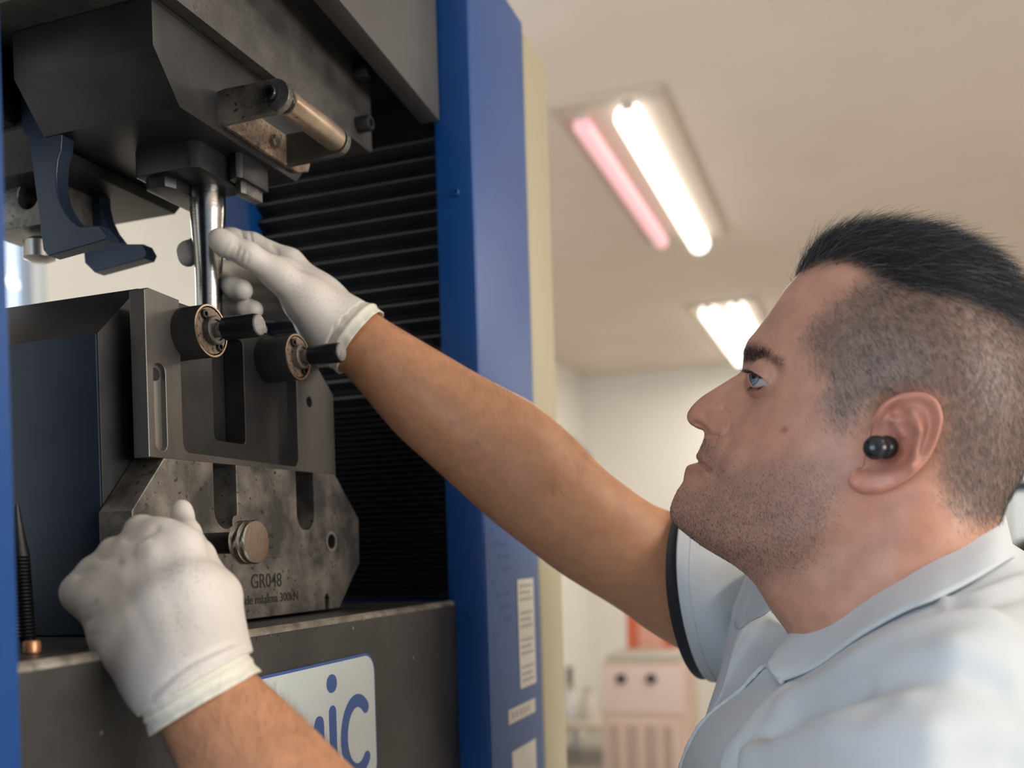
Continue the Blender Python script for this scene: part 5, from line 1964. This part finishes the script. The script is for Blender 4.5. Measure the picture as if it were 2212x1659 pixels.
def tube(name, C, r, mat, parent, n=8, label=None, wob=0.0):
    T = unit(np.gradient(C, axis=0))
    rings = []
    for k, (c, t) in enumerate(zip(C, T)):
        a = unit(np.cross(t, [0.2, .1, 1])[None])[0]
        b = np.cross(t, a)
        an = np.linspace(0, 2 * np.pi, n, endpoint=False)
        rk = r * (1 + wob * math.sin(k * 1.7) + wob * math.sin(k * .6))
        rings.append(c + rk * (np.outer(np.cos(an), a) + np.outer(np.sin(an), b)))
    V, F = loft_rings(rings)
    o = mesh_obj(name, V, F + [tuple(range(n))[::-1], tuple((len(C) - 1) * n + q for q in range(n))], mat, parent, smooth=True)
    tag(o, label)
    return o


tube('stitched_edge', lip, .0016, M['coat'], coat, wob=.15)


def sleeve(rows, n=64, sub=8):
    """rings given as top, bottom, bulge towards the camera (px), depth and half depth"""
    par = catmull([[*a, *b, *c, t, d] for a, b, c, t, d in rows], sub)
    rings = []
    for p in par:
        a, b, c, t, d = p[0:2], p[2:4], p[4:6], p[6], p[7]
        an = np.linspace(0, 2 * np.pi, n, endpoint=False)
        m, h = (a + b) / 2, (a - b) / 2
        rings.append(np.array([onT(*(m + h * math.cos(x) + c * math.sin(x)), t - d * math.sin(x)) for x in an]))
    return rings


def sleeve_obj(name, rows, mat, parent, wr, label=None, inner=.0022):
    rings = sleeve(rows)
    n = len(rings[0])
    an = np.linspace(0, 2 * np.pi, n, endpoint=False)
    for k, r in enumerate(rings):
        c = r.mean(0)
        rings[k] = c + (r - c) * (1 + wr * (np.sin(an * 3 + k * .21) + .6 * np.sin(an * 5 - k * .13)))[:, None]
    first = rings[0]
    c0 = first.mean(0)
    ins = [c0 + (first - c0) * (1 - inner / .05), rings[3].mean(0) + (rings[3] - rings[3].mean(0)) * (1 - inner / .05)]
    V, F = loft_rings([ins[1], ins[0]] + rings)
    o = mesh_obj(name, V, F, mat, parent, smooth=True)
    tag(o, label)
    return rings


SR = sleeve_obj('coat_sleeve', [((1500, 1085), (1540, 1474), (-56, -8), .862, .086), ((1526, 1090), (1562, 1480), (-52, -6), .864, .090), ((1586, 1105), (1610, 1500), (-44, -2), .868, .090), ((1660, 1160), (1660, 1540), (-30, 4), .876, .070), ((1760, 1180), (1730, 1600), (-20, 10), .885, .075)], M['coat'], coat, .010, 'short white coat sleeve on the reaching arm')
sleeve_obj('shirt_sleeve', [((1490, 1090), (1520, 1468), (-66, -6), .858, .080), ((1500, 1090), (1536, 1468), (-60, -6), .860, .082), ((1530, 1100), (1560, 1468), (-50, -6), .864, .082), ((1590, 1120), (1610, 1480), (-40, -4), .868, .082)], M['shirt'], person, .010, 'black shirt sleeve edge under the coat sleeve')
# seam line of the sleeve hem
hem = catmull(SR[7], 1, True)
tube('hem_stitch', np.array([SR[8][q] for q in range(4, 30)]) , .0007, M['coat'], coat, n=6, wob=.3)

# lower coat, trousers and shoes so that he stands on the floor
mid, ax_s, ax_f = np.array([-.020, .700]), np.array([-.27, .963]), np.array([-.963, -.27])
rings = []
for z, hs, hf in ((-.055, .075, .070), (-.085, .120, .085), (-.120, .160, .095), (-.18, .175, .10), (-.30, .17, .105), (-.50, .175, .11), (-.75, .20, .125)):
    an = np.linspace(0, 2 * np.pi, 60, endpoint=False)
    sh = mid + np.array([.06 + .02 * max(0, -z - .1), 0])
    xy = sh + np.outer(np.cos(an) * hf, ax_f) + np.outer(np.sin(an) * hs, ax_s)
    rings.append(np.c_[xy, np.full(60, z + EYE)])
V, F = loft_rings(rings)
mesh_obj('coat_body', V, F + [tuple(360 + q for q in range(60))], M['coat'], coat, smooth=True)
for s in (-1, 1):
    c = mid + np.array([.075, 0]) + ax_s * .10 * s
    rg = []
    for z, r in ((.78, .088), (.50, .072), (.28, .062), (.06, .060)):
        an = np.linspace(0, 2 * np.pi, 24, endpoint=False)
        rg.append(np.c_[c[0] + r * np.cos(an), c[1] + r * .9 * np.sin(an), np.full(24, z)])
    V, F = loft_rings(rg)
    mesh_obj('trouser_leg', V, F, M['trousers'], person, smooth=True)
    bm = bmesh.new()
    bmesh.ops.create_uvsphere(bm, u_segments=20, v_segments=12, radius=1)
    for v in bm.verts:
        v.co = Vector((c[0] - .05 + v.co.x * .145, c[1] + v.co.y * .048, max(.0, .035 + v.co.z * (.05 + .02 * v.co.x))))
    bm_obj('shoe', bm, M['shoe'], person, smooth=True)
build_body()

# ------------------------------------------------------------------ far background
M['beige_cab'] = worn('beige_enamel', (.60, .44, .36), (.64, .48, .40), 4, (.5, .6), bump=0)
M['beige_dark'] = principled('beige_rib', (.42, .31, .25), .6)
M['orange'] = principled('orange_paint', (.62, .13, .06), .5)
M['bench_top'] = principled('bench_top', (.55, .50, .42), .5)
Yc = 5.0
c0, c1 = onY(1296, 1430, Yc), onY(1478, 1430, Yc)
xa, xb = c0[0], c1[0]
cab = empty('instrument_cabinet', ((xa + xb) / 2, Yc + .2, 0))
tag(cab, 'tall pinkish beige instrument cabinet with two black knobs and ribbed lower door', 'cabinet')
ztop = c0[2]
zk = onY(1370, 1540, Yc)[2]
box('body', (xa, Yc, .0), (xb, Yc + .42, ztop), M['beige_cab'], cab, bev=.012, seg=3)
box('lid', (xa + .03, Yc + .02, ztop), (xb - .02, Yc + .38, ztop + .035), principled('cab_lid', (.45, .42, .36), .6), cab, bev=.006)
head = box('head_panel', (xa + .005, Yc - .012, zk), (xb - .005, Yc, ztop - .02), principled('cab_face', (.70, .54, .48), .5), cab, bev=.004)
for u in (1342, 1407):
    p = onY(u, 1466, Yc - .012)
    lathe('knob', [(.026, 0), (.026, .012), (.020, .030), (.0, .031)], (p[0], Yc - .012, p[2]), (0, -1, 0), M['black'], head, n=24)
door = box('door', (xa + .02, Yc - .010, .12), (xb - .02, Yc, zk - .015), M['beige_cab'], cab, bev=.003)
w = (xb - xa - .10) / 7
for k in range(7):
    box('rib', (xa + .05 + k * w, Yc - .024, .18), (xa + .05 + k * w + w * .55, Yc - .010, zk - .06), M['beige_cab'] if k % 2 else M['beige_dark'], door, bev=.004)
# orange-red case standing behind it
a, b = onY(1352, 1325, 5.5), onY(1452, 1325, 5.5)
cs = empty('orange_case', ((a[0] + b[0]) / 2, 5.6, 0))
tag(cs, 'orange-red upright case standing behind the beige cabinet', 'case')
zt_, zb_ = a[2] + .10, .0
box('shell', (a[0], 5.5, zb_), (b[0], 5.7, zt_), M['orange'], cs, bev=.012, seg=3)
box('face_panel', (a[0] + .07, 5.492, zb_ + .3), (b[0] - .05, 5.5, zt_ - .06), principled('case_face', (.72, .36, .27), .5), cs, bev=.004)
box('carry_handle', (a[0] + .10, 5.57, zt_), (b[0] - .10, 5.60, zt_ + .03), M['black'], cs, bev=.006)
# low bench along the far wall, with two bottles, left of the cabinet
bl, br = onY(1215, 1640, 6.6), onY(1300, 1640, 6.6)
bench = empty('bench', ((bl[0] + br[0]) / 2, 6.8, 0))
tag(bench, 'pale low bench against the far wall beside the beige cabinet', 'bench')
bz = onY(1250, 1560, 6.6)[2]
box('bench_top', (bl[0] - .1, 6.5, bz - .04), (br[0] + .3, 7.2, bz), M['bench_top'], bench, bev=.004)
for x in (bl[0] - .06, br[0] + .24):
    for y in (6.54, 7.12):
        box('leg', (x - .02, y, 0), (x + .02, y + .04, bz - .04), M['white_frame'], bench, bev=.003)
for k, (u, m_) in enumerate(((1232, 'white_frame'), (1272, 'paper'))):
    p = onY(u, 1540, 6.75)
    t = lathe('jar', [(.05, 0), (.055, .02), (.055, .14), (.035, .17), (.035, .20)], (p[0], 6.75, bz), (0, 0, 1), M[m_], None, n=20)
    lathe('lid', [(.038, 0), (.038, .025), (.030, .028)], (p[0], 6.75, bz + .20), (0, 0, 1), M['bench_top'], t, n=20)
    tag(t, ['white jar at the machine end of the far bench', 'paper-coloured jar nearer the cabinet on the far bench'][k], 'jar', 'jars on the far bench')
# dark wall switch
p = onX(1228, 1462, X0)
sw = box('wall_switch', (X0, p[1] - .05, p[2] - .08), (X0 + .02, p[1] + .05, p[2] + .08), M['black'], None, bev=.006)
tag(sw, 'small dark switch box on the wall beyond the machine column', 'switch')
# white instrument with dark bands behind the man's nape
Yi = 2.6
q0, q1 = onY(2176, 1010, Yi), onY(2420, 1260, Yi)
ins = empty('white_instrument', ((q0[0] + q1[0]) / 2, Yi + .2, 0))
tag(ins, 'white instrument with a dark top band behind the man\'s nape', 'instrument')
box('housing', (q0[0], Yi, q1[2] - .10), (q1[0], Yi + .45, q0[2] + .02), M['white_frame'], ins, bev=.02, seg=4)
zb1 = onY(2195, 1050, Yi)[2]
box('dark_band', (q0[0] - .004, Yi - .006, zb1 - .012), (q1[0] + .004, Yi + .3, zb1 + .012), M['black'], ins, bev=.004)
pk_ = onY(2196, 1192, Yi)
lathe('dial', [(.030, 0), (.030, .015), (.022, .030), (0, .031)], (pk_[0] + .02, Yi, pk_[2]), (0, -1, 0), M['black'], ins, n=24)
ib = q1[2] - .10
tb = empty('instrument_table', ((q0[0] + q1[0]) / 2, Yi + .2, 0))
tag(tb, 'pale table carrying the white instrument', 'table')
box('table_top', (q0[0] - .1, Yi - .1, ib - .03), (q1[0] + .2, Yi + .6, ib), M['bench_top'], tb, bev=.004)
for x in (q0[0] - .06, q1[0] + .14):
    for y in (Yi - .06, Yi + .52):
        box('leg', (x - .02, y, 0), (x + .02, y + .04, ib - .03), M['white_frame'], tb, bev=.003)
